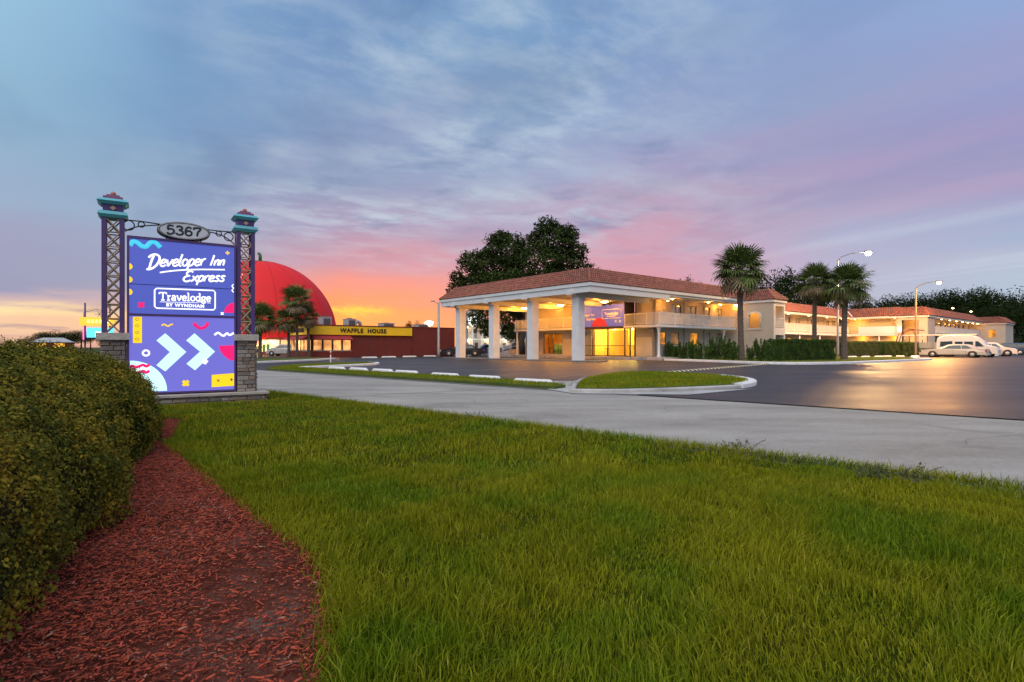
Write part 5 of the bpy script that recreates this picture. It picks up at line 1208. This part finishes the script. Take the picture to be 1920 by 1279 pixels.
street_lamp('lit lamp post on an orange-lit pole in front of the far stair tower', 48.8, 66, 8.3, 2.4, .75, True, 'wood_pole', 9500, (1,.42,.10), globe=.2)
ul = street_lamp('unlit twin-headed lamp post left of the canopy by the diner wall', -8.6, 64, 6.3, .35, .25, False, 'galv', base_r=.17)
b = MB(); b.box((-.9,-.12,6.45),(-.45,.12,6.6)); b.tube([(0,0,6.2),(-.5,0,6.5)],.04,6); b.build('lamp_head','galv',ul)
street_lamp('slim lamp post seen between the first and second canopy columns', -6.3, 76, 6.2, .3, .1, False, 'galv', base_r=.12)
street_lamp('bright white lamp glaring low over the diner roof', -14.2, 88, 5.0, .5, .3, True, 'galv', 900, (1,.9,.75), globe=.5)
for (px,py,h_,lab) in ((1757,583,2.2,''),): pass

# ================================================================== trees
ORD = ['first','second','third','fourth','fifth','sixth','seventh','eighth','ninth','tenth','eleventh','twelfth','thirteenth','fourteenth','fifteenth','sixteenth','seventeenth','eighteenth','nineteenth','twentieth','twenty-first','twenty-second','twenty-third','twenty-fourth','twenty-fifth','twenty-sixth','twenty-seventh','twenty-eighth','twenty-ninth','thirtieth']
def ords(pxs):
    order = sorted(range(len(pxs)), key=lambda i: pxs[i]); r = [None]*len(pxs)
    for n_, i in enumerate(order): r[i] = ORD[n_]
    return r
def crown_mesh(name, blobs, n, size, m='oak_leaf', flat_=.75, hollow=.55):
    P = []; Nn = []; tot = sum(r*r for *_, r in blobs)
    for x, y, z, r in blobs:
        k = int(n*r*r/tot); d = rng.normal(size=(k,3)); d /= np.linalg.norm(d,axis=1)[:,None]
        rr = r*(hollow+(1.08-hollow)*rng.random(k)**.6)
        # ragged outline : twig clusters
        cl = np.sin(d[:,0]*9+x)*np.sin(d[:,1]*8+y)+np.sin(d[:,2]*10+z)*.8; rr = rr*(1+.16*cl)
        keep = (cl > -.35) | (rng.random(k) < .3)
        p = d*rr[:,None]*[1,1,flat_]+[x,y,z]; P.append(p[keep]); Nn.append(d[keep])
    P = np.concatenate(P); Nn = np.concatenate(Nn)+[0,0,.4]; P += rng.normal(size=P.shape)*size*.8
    V, F = leaves(P, Nn, size, .6, .9); return npmesh(name, V, F, m)
def limbs(par, base, tips, r0, m='bark'):
    b = MB()
    for tx, ty, tz in tips:
        mid = ((base[0]+tx)/2+rng.normal()*.3, (base[1]+ty)/2+rng.normal()*.3, base[2]+(tz-base[2])*.62); b.tube([base, mid, (tx,ty,tz)], [r0*.55, r0*.35, r0*.1], 6)
    b.build('branches', m, par)
# the oak behind the canopy
ok = thing('oak_tree', 'big dark spreading oak behind the entrance canopy', 'tree', (1.6, 76, 0))
def PB(px, py, Yd, r): return ((px-960)/1024*Yd-1.6, Yd-76, EYE+(651-py)*Yd/1024, r)
bl = [PB(1040,452,76,2.9),PB(1005,500,75,3.9),PB(950,470,76,3.1),PB(920,505,77,3.2),PB(885,492,77,1.9),PB(868,545,75,2.0),PB(900,540,76,2.9),PB(1070,505,77,2.8),PB(1040,540,76,3.6),PB(960,540,74,3.6),PB(858,520,75,1.0),PB(1085,540,75,1.9),
      PB(1025,425,76,1.5),PB(1062,440,76,1.6),PB(940,448,76,1.4),PB(905,596,75,1.9),PB(948,590,76,2.0),PB(958,622,76,1.3),PB(920,620,74,1.2),PB(1000,447,76,1.0),PB(1082,470,76,1.3)]
obj('crown', crown_mesh('crown', bl, 62000, .17), ok, kind='stuff')
b = MB(); b.tube([(-.6,0,0),(-.5,0,2.4),(.2,.1,5.2)],[.85,.7,.6],12); b.build('trunk','bark',ok)
limbs(ok, (.2,.1,5.0), [(x*.85,y*.8,z) for x,y,z,r in bl[:12]], .75)
# generic far trees, each with its own crown and trunk; four crown shapes shared between alike trees
def tree_proto(seed, n, w, h, size, m='far_leaf'):
    rs = np.random.default_rng(seed); bl = []
    for k in range(9): a = rs.random()*6.28; r_ = rs.random()*w*.55; bl.append((math.cos(a)*r_, math.sin(a)*r_, h*(.42+.45*rs.random()), w*(.25+.18*rs.random())))
    bl.append((0,0,h*.86,w*.3)); return crown_mesh('crown', bl, n, size, m, .85, .3)
TC = [tree_proto(20+i, 3800, 7, 13, .20) for i in range(5)]
tb = MB(); tb.tube([(0,0,0),(.1,0,4),(0,.1,9)],[.35,.28,.12],8); TT = tb.mesh('trunk','bark')
def far_tree(i, x, y, sc, lab, grp='trees beyond the motel', name='tree', zs=1.0):
    t_ = thing(name, lab, 'tree', (x,y,0), rng.random()*6.28, grp); t_.scale = (sc,sc,sc*zs)
    obj('crown', TC[i%5], t_, kind='stuff'); obj('trunk', TT, t_); return t_
def tree_at(i, px, top, Yd, lab, grp='trees beyond the motel', w=1.0):
    h = EYE+(651-top)*Yd/1024; sc = h/13.6; t_ = far_tree(i, (px-960)/1024*Yd, Yd, sc*w, lab, grp); t_.scale = (sc*w,sc*w,sc); return t_
for k,(px,top,Yd) in enumerate([(1122,496,92),(1140,505,92)]): tree_at(k, px, top, Yd, ['taller treetop touching the right edge of the oak above the canopy ridge','lower treetop a little right of the oak above the canopy ridge'][k], 'treetops right of the oak', .3)
L_ = [(1272,519,88),(1290,516,90),(1308,524,88),(1235,523,90)]; O_ = ords([a[0] for a in L_])
for k,(px,top,Yd) in enumerate(L_): tree_at(k, px, top, Yd, O_[k]+' treetop from the left above the front wing roof', 'treetops above the front wing', .45)
L_ = [(1452,500,88,.7),(1478,498,92,.75),(1430,520,90,.6),(1505,512,95,.8),(1540,520,100,.8)]; O_ = ords([a[0] for a in L_])
for k,(px,top,Yd,w) in enumerate(L_): tree_at(k, px, top, Yd, O_[k]+' dark tree from the left behind the first stair tower and palm pair', 'dark trees behind the first stair tower', w)
fl = [(1610,558,135),(1635,556,140),(1660,550,138),(1683,552,140),(1706,545,138),(1728,548,140),(1750,545,138),(1772,540,140),(1795,538,135),(1815,542,132),(1838,534,130),(1862,536,128),(1884,546,126),(1905,550,124),(1930,548,122),(1955,550,120),(1650,575,120),(1690,578,122),(1730,575,124),(1770,570,126),(1810,566,124),(1845,572,120),(1875,566,118),(1900,574,116),(1925,570,114),(1580,570,130),(1560,575,125),(1985,540,118),(2020,545,116)]
O_ = ords([a[0] for a in fl])
for k,(px,top,Yd) in enumerate(fl): tree_at(k+1, px, top, Yd, O_[k]+' tree from the left in the woodland edge behind the far motel wing', 'woodland edge trees on the right', .95)
# woodland filling behind
P = rng.random((9000,3))*[95,30,11]; hh = 7+3*np.sin(P[:,0]*.35)+2*np.sin(P[:,0]*.9+1); P[:,2] = P[:,2]/11*hh
P[:,0] += 78; P[:,1] += 140; P[:,1] -= (P[:,0]-78)*.15
V, F = leaves(P, np.tile([0,-1,.5],(len(P),1)).astype(float), .55, .7, .8); obj('woodland', npmesh('woodland', V, F, 'far_leaf'), kind='stuff', label='dense dark woodland mass behind the tall trees on the right', category='woodland')
# left horizon
L_ = [(-10,640,200,1.3),(18,638,210,1.2),(40,634,200,1.2),(66,628,210,1.3),(88,620,200,1.5),(104,617,205,1.4),(122,622,200,1.3),(138,620,195,1.3),(152,617,190,1.2),(170,625,180,1.3),(196,630,170,1.3)]; O_ = ords([a[0] for a in L_])
for k,(px,top,Yd,w) in enumerate(L_): tree_at(k, px, top, Yd, O_[k]+' low distant tree from the left edge on the left horizon', 'distant trees on the left horizon', w*1.25)
for k,(px,top,Yd) in enumerate([(1212-430,598,120),(768,600,118)]): tree_at(k, px, top, Yd, ['small tree directly under the glaring lamp over the diner roof','small tree just left of the glaring lamp over the diner roof'][k], 'trees lit by the lamp over the diner', .6)
tree_at(2, 1016-60, 600, 96, 'dark tree in front of the cream lodge between the canopy columns', None, .55)
tree_at(3, 470, 560, 52.5, 'dark leafy tree beside the right sign pier, before the dome', None, .5)

# ================================================================== palms
def frond_mesh(seed, m, droop=.55):
    rs = np.random.default_rng(seed); b = MB(); Lp = .75; pts = [(0,0,0),(Lp*.5,0,.06),(Lp,0,.02)]
    b.tube(pts, [.022,.016,.012], 4)
    n = 19; cx_, cz_ = Lp, .02
    for k in range(n):
        a = R(-118+236*k/(n-1)); ln = (.92-.30*abs(a)/2.06)*(.9+.2*rs.random()); w = .045
        dx, dy = math.cos(a), math.sin(a); px_, py_ = -dy*w, dx*w; dr = droop*(.8+.6*rs.random())
        p0 = (cx_, 0, cz_); p1 = (cx_+dx*ln*.55, dy*ln*.55, cz_+.05-.04*abs(dy)); p2 = (cx_+dx*ln*.88, dy*ln*.88, cz_-dr*.12); p3 = (cx_+dx*ln*1.02, dy*ln*1.02, cz_-dr*.38)
        b.add([p0,(p1[0]+px_,p1[1]+py_,p1[2]),(p1[0]-px_,p1[1]-py_,p1[2]),(p2[0]+px_*.6,p2[1]+py_*.6,p2[2]),(p2[0]-px_*.6,p2[1]-py_*.6,p2[2]),p3], [(0,2,1),(1,2,4,3),(3,4,5)])
    return b.mesh('frond', m)
FR = [frond_mesh(i,'frond',.35+.15*i) for i in range(4)]; FD = [frond_mesh(9,'frond_dead',.8), frond_mesh(10,'frond_dead',.9)]
def trunk_mesh(h, r, lean=0., seed=0):
    rs = np.random.default_rng(seed); b = MB(); n = int(h/.16); pts = []; rad = []
    for i in range(n+1): f = i/n; pts.append((lean*f*f, .1*math.sin(f*3), h*f)); rad.append(r*(1.25-.35*min(1,f*4) + .10*(i%2) + .05*rs.random()+ .25*max(0,f-.85)))
    b.tube(pts, rad, 12); return b.mesh('trunk','palm_trunk')
def palm(lab, x, y, h, rad, r=.2, lean=0., nf=80, grp=None, dead=.22, seed=1, up=1.0):
    o = thing('palm_tree', lab, 'palm tree', (x,y,0), 0, grp); rs = np.random.default_rng(seed)
    obj('trunk', trunk_mesh(h, r, lean, seed), o)
    for k in range(nf):
        f = (k+.5)/nf; el_ = R(82-140*f**.9+rs.normal()*8); azk = k*2.399963+rs.random()*.8
        sc = rad/1.62*(.85+.3*rs.random())*(.92 if el_ > .9 else 1)
        dd = el_ < R(-22) and rs.random() < dead*3; me = FD[k%2] if dd else FR[min(3,int(f*4))]
        q_ = obj('frond', me, o, (lean+math.cos(azk)*.12, math.sin(azk)*.12, h+.1-.35*f)); q_.rotation_mode = 'XYZ'
        q_.rotation_euler = (rs.normal()*.25, -el_, azk); q_.scale = (sc,sc,sc)
    return o
# motel palms
x, y = G(1390,677.5); palm('single tall palm standing before the motel stair tower, largest of the three', x, y, 7.5, 2.2, .23, -.15, 66, seed=3)
x, y = G(1528,675); palm('left palm of the pair behind the clipped hedge', x, y, 7.1, 1.8, .19, .05, 56, seed=5)
x, y = G(1583,676); palm('right palm of the pair, its leaning trunk in front of the hedge end', x, y, 6.6, 2.05, .22, .25, 62, seed=7)
# diner palms
for i,(px,py,tp,lab,rd) in enumerate(((541,672,600,'left palm of the three slim ones in front of the diner entrance',1.45),(557,672,562,'middle and tallest palm of the three before the diner entrance',1.75),(579,671.5,592,'right palm of the three slim ones, its trunk beside the yellow fascia corner',1.4))):
    x, y = G(px,py); h = EYE+(651-tp)*y/1024; palm(lab, x, y, h, rd, .14, -.25 if i == 2 else -.1, 46, seed=11+i)
x, y = G(487,674); palm('bushy palm between the right sign column and the red dome', x, y, EYE+(651-598)*y/1024, 1.8, .17, 0, 50, seed=17)

# ================================================================== shrubs and hedges by the motel
def shrub_mesh(seed, w, h, n, size=.045):
    rs = np.random.default_rng(seed); P = []; 
    for k in range(11):
        a = rs.random()*6.28; r_ = rs.random()**.6*w*.42; x0, y0 = math.cos(a)*r_, math.sin(a)*r_; hk = h*(.65+.4*rs.random())*(1-.25*r_/w)
        t = rs.random(n//11)**.85; sp = .13*(1.15-t); P.append(np.column_stack([x0*(.35+.75*t)+rs.normal(size=len(t))*sp, y0*(.35+.75*t)+rs.normal(size=len(t))*sp, .08+t*hk]))
    P = np.concatenate(P); return leaves(P, rs.normal(size=P.shape)+[0,0,.6], size, .45, .6)
SH = []
for i in range(4): V, F = shrub_mesh(50+i, 1.05, 1.45, 2600, .055); SH.append(npmesh('foliage', V, F, 'shrub_leaf'))
sb = MB(); [sb.tube([(0,0,0),(math.cos(a)*.12,math.sin(a)*.12,.5),(math.cos(a)*.25,math.sin(a)*.25,1.0)],[.025,.018,.008],5) for a in np.linspace(0,5.2,6)]; SBm = sb.mesh('stems','bark')
shp = [(1255,672.5,1.0),(1267,673,.95),(1282,673.5,1.05),(1299,674,1.1),(1311,674.5,1.0),(1328,675,1.05),(1344,675,1.15),(1359,675.5,1.15),(1375,676,1.1),(1407,677,.8),(1427,677.5,1.1),(1444,678,1.0),(1461,678,.9)]
for i,(px,py,sc) in enumerate(shp):
    x, y = G(px,py,.10); lab = {0:'leafy shrub at the left end of the row, nearest the corner post',9:'sparse low shrub just right of the big palm trunk',12:'small shrub at the right end of the row touching the tall hedge'}.get(i, ORD[i]+' upright leafy shrub from the corner post along the motel front')
    s_ = thing('shrub', lab, 'shrub', (x,y,.10), rng.random()*6, 'young shrubs along the motel front' ); s_.scale = (sc*.95,sc*.95,sc*(.9+.2*rng.random()))
    obj('foliage', SH[i%4], s_, kind='stuff'); obj('stems', SBm, s_)
def box_hedge(lab, a, b_, depth, h, n):
    a, b_ = Vector((*a,0)), Vector((*b_,0)); L_ = (b_-a).length; ang = math.atan2(b_.y-a.y, b_.x-a.x)
    o = thing('clipped_hedge', lab, 'hedge', a, ang, 'clipped hedges along the planting bed')
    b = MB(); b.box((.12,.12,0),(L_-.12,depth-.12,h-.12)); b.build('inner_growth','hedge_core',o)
    P = rng.random((n,3))*[L_,depth,h]; f = rng.integers(0,5,n); Nn = np.zeros((n,3)); jt = np.abs(rng.normal(size=n))*.06
    for k,(ax,val,sg) in enumerate(((1,0,-1),(2,h,1),(0,0,-1),(0,L_,1),(1,0,-1))): m_ = f == k; P[m_,ax] = val-sg*jt[m_]; Nn[m_,ax] = sg
    P += .05*np.column_stack([np.sin(P[:,2]*6+P[:,0]*3), np.sin(P[:,0]*5+P[:,2]*4), np.sin(P[:,0]*4)]); P[:,2] = np.clip(P[:,2],.02,None)
    V, F = leaves(P, Nn, .045, .55, .9); obj('foliage', npmesh('foliage',V,F,'box_leaf'), o, kind='stuff'); return o
box_hedge('tall clipped hedge between the shrubs and the right palm', (21.2,42.6), (26.6,44.9), 1.5, 1.75, 16000)
def hg_px(lab, p0, p1, Yd0, Yd1, h, n=6000): box_hedge(lab, ((p0-960)/1024*Yd0,Yd0), ((p1-960)/1024*Yd1,Yd1), 1.4, h, n)
hg_px('clipped hedge just right of the palm pair, first of the far row', 1587,1655,62,66,1.85)
hg_px('short clipped hedge in the middle of the far row', 1659,1690,66.5,68,1.85,4000)
hg_px('short clipped hedge at the right end of the far row by the silver sedan', 1692,1724,68.3,70,1.8,4000)

# ================================================================== wheel stops
ws = MB(); prof = [(-.075,0),(-.065,.09),(-.03,.125),(.03,.125),(.065,.09),(.075,0)]
vs = [(x,y,z) for x in (-.5,-.42,.42,.5) for y,z in [(a*(1 if abs(x) < .45 else .96), c_*(1 if abs(x) < .45 else .35)) for a,c_ in prof]]
ws.add(vs, [(i*6+j,(i+1)*6+j,(i+1)*6+j+1,i*6+j+1) for i in range(3) for j in range(5)]+[tuple(range(6))[::-1],tuple(range(18,24))]); WS = ws.mesh('wheel_stop','curb_paint')
def wheel_stop(lab, px, py, L_, ang, grp, h=1.0):
    x, y = G(px,py,.01); o = obj('wheel_stop', WS, None, (x,y,.012), ang, label=lab, cat='wheel stop', group=grp); o.scale = (L_,1.25*h,1.15*h); return o
row = [(631,693.6),(672,695.8),(717,698.6),(762,702),(834,707.6),(908,713.0),(999,720.6)]
for i,(px,py) in enumerate(row):
    wheel_stop(['leftmost white wheel stop on the grass strip, at the point of the wedge','second white wheel stop from the left on the grass strip','third white wheel stop from the left on the grass strip','middle white wheel stop of the row on the grass strip','third white wheel stop from the right, grass strip row','second white wheel stop from the right, grass strip row','nearest and largest white wheel stop, right end of the grass strip'][i], px, py, [1.5,1.5,1.55,1.55,1.6,1.6,1.6][i], R(-43), 'white wheel stops along the grass strip', 1.15)
for i,(px,py) in enumerate([(693,671.4),(729,670.4),(768,669.6),(806,668.6)]): wheel_stop(['leftmost','second','third','rightmost'][i]+' white wheel stop along the dark red diner wall', px, py, 1.75, U, 'wheel stops along the diner wall')
for i,(px,py) in enumerate([(1598,671.5),(1623,671.3),(1648,671.1),(1664,670.6),(1688,670.4),(1716,670.2)]): wheel_stop(['first','second','third','fourth','fifth','last'][i]+' white wheel stop from the left along the far hedges', px, py, 1.0, R(10), 'wheel stops before the far hedges', 1.5)
wheel_stop('white wheel stop under the tail of the parked sedan at the right', 1862, 667.0, 1.8, R(20), None, 1.3); wheel_stop('white wheel stop beside the dark blue car, far right', 1905, 662.5, 2.0, R(20), None, 1.3)
# speed bump
x0, y0 = G(1222,701.5); x1, y1 = G(1442,683.2); ang = math.atan2(y1-y0, x1-x0); L_ = math.hypot(x1-x0,y1-y0)
sbp = thing('speed_bump', 'low speed bump with pale yellow and black stripes across the car park', 'speed bump', (x0,y0,.01), ang)
pr = [(-.17,0),(-.1,.045),(0,.06),(.1,.045),(.17,0)]
b = MB(); b.xprism(pr[::-1], 0, L_); b.build('ramp_body','bumper_black',sbp)
b = MB(); k = 0
while k*.5 < L_-.3: b.xprism([(y,z+.004) for y,z in pr[::-1]], k*.5, k*.5+.2); k += 1
b.build('stripes','bumper_yellow',sbp, kind='stuff')
# marker post
x, y = G(620,680.5); mp_ = thing('marker_post', 'short pale marker post standing on the grass wedge', 'post', (x,y,0)); b = MB(); b.lathe([(.06,0),(.05,.08),(.045,.85),(.02,.9)],8); b.build('post','post_white',mp_); b = MB(); b.box((-.05,-.052,.6),(.05,-.047,.75)); b.build('reflector','tail_red',mp_)

# ================================================================== vehicles
def car(name, lab, cat, x, y, ang, prof, glass, W_, wheels, paint, wr=.33, lights=None, shoulder=.62, tumble=.10, grp=None, tail=None):
    """prof: body side outline (x,z), roof included; glass: list of side-window quads (x,z); W_: half width; wheels: x positions"""
    o = thing(name, lab, cat, (x,y,0), ang, grp); zmax = max(z for _,z in prof); zb = zmax*shoulder
    hw = lambda z: W_*(1-.05*max(0,(.45-z))) if z <= zb else W_-tumble*((z-zb)/(zmax-zb))**1.1*2
    n = len(prof); b = MB(); rows = []
    ys = [(-1,.0),(-.93,.045),(0,.06),(.93,.045),(1,.0)]
    cz_ = zb*.8
    for f, lift in ys: rows.append([(px_*(1 if abs(f) < .95 else .995), f*hw(z), z+(lift*(z > zb) )) for px_, z in prof])
    vs = [p for r_ in rows for p in r_]; fs = []
    for i in range(4):
        for k in range(n): fs.append((i*n+k, i*n+(k+1)%n, (i+1)*n+(k+1)%n, (i+1)*n+k))
    fs += [tuple(range(n))[::-1], tuple(4*n+k for k in range(n))]; b.add(vs, fs)
    bd = b.build('body', paint, o)
    for gl_ in glass:
        for sy in (-1,1):
            b = MB(); q_ = [(px_, sy*(hw(z)+.008), z) for px_,z in gl_]; b.add(q_+[(p[0],p[1]-sy*.01,p[2]) for p in q_], [tuple(range(len(q_)))[::(1 if sy < 0 else -1)]]+[(i,(i+1)%len(q_),len(q_)+(i+1)%len(q_),len(q_)+i) for i in range(len(q_))]); b.build('window','car_glass',o)
    for sy in (-1,1):
        b = MB(); b.box((min(wheels)+wr*1.2, sy*W_-.012, .24),(max(wheels)-wr*1.2, sy*W_+.012, .34)); b.build('sill','dark_frame',o)
        for xd in ([(min(wheels)+max(wheels))/2-.1, min(wheels)+wr*1.6, max(wheels)-wr*1.3]): b = MB(); b.box((xd-.008, sy*(W_+.004)-.003, .36),(xd+.008, sy*(W_+.004)+.003, zb*.98)); b.build('door_seam','dark_frame',o)
    for wx in wheels:
        for sy in (-1,1): b = MB(); b.cyl((wx,sy*(W_-.1),wr+.03),(wx,sy*(W_+.006),wr+.03),wr*1.2,n=24); b.build('wheel_arch','dark_opening',o)
        for sy in (-1,1):
            b = MB(); b.cyl((wx,sy*(W_-.16),wr),(wx,sy*(W_+.015),wr),wr,n=20); b.cyl((wx,sy*(W_-.2),wr),(wx,sy*(W_+.004),wr),wr*1.16,n=20) if False else None; w_ = b.build('wheel','tyre',o)
            b = MB(); b.cyl((wx,sy*(W_+.005),wr),(wx,sy*(W_+.028),wr),wr*.62,wr*.5,n=14); b.build('rim','rim',w_)
    xs = [p[0] for p in prof]; xf, xr = max(xs), min(xs)
    for sy in (-1,1):
        b = MB(); b.box((xf-.14,min(sy*W_*.55,sy*W_*.93),wr*1.85),(xf+.015,max(sy*W_*.55,sy*W_*.93),wr*1.85+.17)); b.build('headlight','headlight',o)
        b = MB(); b.box((xr-.015,min(sy*W_*.62,sy*W_*.96),wr*2.0),(xr+.12,max(sy*W_*.62,sy*W_*1.005),wr*2.0+.2)); b.build('taillight',tail or 'tail_red',o)
    b = MB(); b.box((xf-.1,-W_*.94,.26),(xf+.06,W_*.94,.46)); b.box((xr-.06,-W_*.94,.28),(xr+.1,W_*.94,.48)); b.build('bumper', paint if name != 'pickup' else 'galv', o)
    return o
sedan = [(-2.65,.32),(-2.72,.62),(-2.66,.92),(-1.95,1.0),(-1.25,1.38),(-.9,1.43),(.15,1.43),(.45,1.38),(1.15,.98),(2.3,.86),(2.62,.74),(2.68,.5),(2.6,.28)]
sgl = [[(-1.55,1.02),(-1.15,1.32),(-.72,1.36),(-.72,.99)],[(-.66,.99),(-.66,1.36),(.08,1.36),(.32,1.31),(.9,.97)]]
suv = [(-2.3,.35),(-2.36,.9),(-2.25,1.15),(-2.05,1.62),(-1.8,1.72),(.3,1.70),(.55,1.64),(1.2,1.12),(2.2,1.0),(2.38,.8),(2.38,.35)]
sug = [[(-1.95,1.15),(-1.82,1.56),(-1.05,1.6),(-1.05,1.13)],[(-.98,1.13),(-.98,1.6),(-.1,1.6),(-.1,1.12)],[(-.04,1.12),(-.04,1.6),(.4,1.56),(.85,1.12)]]
van = [(-2.75,.38),(-2.8,1.2),(-2.72,2.15),(-2.45,2.42),(-1.6,2.52),(.5,2.46),(1.0,2.25),(1.55,1.72),(1.85,1.32),(2.65,1.12),(2.82,.85),(2.82,.4)]
vgl = [[(-2.4,1.25),(-2.4,1.82),(-1.25,1.86),(-1.25,1.25)],[(-1.0,1.35),(-1.0,1.8),(-.3,1.8),(-.3,1.35)],[(-.15,1.35),(-.15,1.8),(.65,1.8),(.65,1.35)],[(.85,1.22),(.85,1.84),(1.1,1.82),(1.65,1.22)]]
hat = [(-2.0,.3),(-2.05,.85),(-1.85,1.1),(-1.35,1.46),(.3,1.48),(1.05,1.02),(1.9,.88),(2.05,.6),(2.0,.3)]; hgl = [[(-1.6,1.08),(-1.3,1.38),(-.5,1.42),(-.5,1.05)],[(-.44,1.05),(-.44,1.42),(.25,1.42),(.8,1.02)]]
vdir = R(130)    # nose points away to the left, along the bays
car('sedan', 'long silver sedan parked side-on in front of the white van', 'car', 49.6, 61.2, vdir, sedan, sgl, .93, (-1.6,1.72), 'car_silver').scale = (1.06,1,1)
car('camper_van', 'white high-roofed conversion van parked behind the silver sedan', 'van', 53.4, 64.0, vdir+math.pi, van, vgl, 1.0, (-1.75,1.85), 'car_white', .37, shoulder=.45, tumble=.10)
rv = thing('boat_trailer', 'long low white canopy-topped pontoon boat parked beyond the van', 'boat', (54.0,69.5,0), vdir)
b = MB(); b.box((-4.2,-1.2,2.62),(3.4,1.2,2.74)); b.build('canopy','car_white',rv); b = MB(); b.box((-4,-1.1,1.0),(4.2,1.1,1.75)); b.build('hull','car_grey',rv)
b = MB()
for sx in (-3.9,-1.2,1.2,3.1):
    for sy in (-1.1,1.1): b.cyl((sx,sy,1.7),(sx*1.0,sy,2.63),.04,n=6)
b.build('canopy_frame','galv',rv); b = MB(); b.box((-3.8,-.5,.55),(4.6,.5,.7)); b.build('trailer_frame','black_metal',rv)
for sy in (-1,1):
    b = MB(); b.cyl((-.8,sy*.7,.36),(-.8,sy*.95,.36),.36,n=16); w_ = b.build('wheel','tyre',rv); b = MB(); b.cyl((-4.3,sy*.7,.8),(4.0,sy*.7,.8),.3,n=12); b.build('pontoon','galv',rv)
b = MB(); b.tube([(4.2,-.6,1.7),(3.9,-.6,2.9),(2.6,-.6,3.5),(1.4,-.6,3.3)],.05,6); b.tube([(4.2,.6,1.7),(3.9,.6,2.9),(2.6,.6,3.5),(1.4,.6,3.3)],.05,6); b.box((1.4,-.6,3.3),(2.7,.6,3.4)); b.build('bimini_top','maroon',rv)
car('suv', 'white sport utility car, its nose just right of the van', 'car', 60.9, 69.5, vdir+math.pi+.3, suv, sug, .95, (-1.4,1.45), 'car_white', .38)
car('suv', 'dark blue utility car with one glowing tail light, rightmost vehicle', 'car', 72.9, 80.5, vdir+.2, suv, sug, .97, (-1.4,1.45), 'car_blue', .38, tail='tail_lit')
car('sedan', 'black sedan parked behind the leftmost canopy column', 'car', -6.3, 68.5, R(188), sedan, sgl, .9, (-1.6,1.6), 'car_black')
car('hatchback', 'blue-grey hatchback between the first two canopy columns', 'car', -3.6, 76.5, R(200), hat, hgl, .86, (-1.25,1.3), 'car_blue', .3)
car('hatchback', 'silver-grey car behind the handrail ramp', 'car', .2, 80, R(205), hat, hgl, .86, (-1.25,1.3), 'car_grey', .3)
car('hatchback', 'pale silver car parked before the dome shop windows', 'car', -29.8, 71.5, R(175), hat, hgl, .86, (-1.25,1.3), 'car_silver', .3)
bn = thing('newspaper_box', 'orange newspaper box beside the palm trunk by the dome shop', 'box', (-27.2,58.5,0)); b = MB(); b.box((-.25,-.25,.12),(.25,.25,1.05)); b.xprism([(-.25,1.05),(-.25,1.1),(.25,1.28),(.25,1.05)],-.25,.25); b.build('housing','yellow_panel',bn); b = MB(); b.box((-.17,-.262,.6),(.17,-.252,.95)); b.build('door','dark_opening',bn)
# people-free far signs
fs_ = thing('far_sign', 'distant roadside sign with an orange lit band over a cyan screen', 'sign', (-76, 100, 0), R(20))
b = MB(); b.tube([(-1.8,0,0),(-1.8,0,9.2)],.14,8); b.tube([(2.0,0,0),(2.0,0,9.2)],.14,8); b.build('post','purple',fs_)
b = MB(); b.box((-2.6,-.3,5.1),(2.8,.3,6.6)); bb = b.build('orange_board','far_sign_orange',fs_)
b = MB(); 
for k in range(6): b.box((-1.4+k*.62,-.33,5.55),(-1.0+k*.62,-.305,6.15))
b.build('lettering','far_sign_letters',bb,kind='stuff')
b = MB(); b.box((-1.5,-.2,2.9),(2.6,.2,4.7)); sc_ = b.build('screen','far_sign_cyan',fs_); b = MB(); b.box((-.2,-.23,3.0),(1.9,-.205,4.0)); b.build('screen_image','far_sign_white',sc_)
b = MB(); b.box((-2.1,-.15,2.5),(-1.95,.1,5.0)); b.build('neon_strip','neon_pink',fs_)
b = MB(); b.tube([(-2,0,6.6),(-2,0,7.5),(0,0,8.1),(2,0,7.4),(2,0,6.6)],.06,6)
for a in range(6): b.cyl((.4,0,7.2),(.4+.8*math.cos(a*1.047),0,7.2+.8*math.sin(a*1.047)),.05,n=4)
b.build('sun_frame','galv',fs_)
sf_ = thing('far_shop', 'small distant shop front glowing orange at the left horizon', 'shop', (-118,140,0), R(30)); b = MB(); b.box((-4.4,0,0),(4,4,2.4)); b.build('wall','brown_wall',sf_); 
for x0 in (-3.4,.4): b = MB(); b.box((x0,-.1,1.0),(x0+2.2,-.01,2.1)); b.build('window','far_sign_orange',sf_)
b = MB(); b.add([(-4.6,-.3,2.4),(4.2,-.3,2.4),(4.2,4.3,2.4),(-4.6,4.3,2.4),(-2,2,3.6),(2,2,3.6)],[(0,1,5,4),(1,2,5),(2,3,4,5),(3,0,4)]); b.build('roof','hvac',sf_)
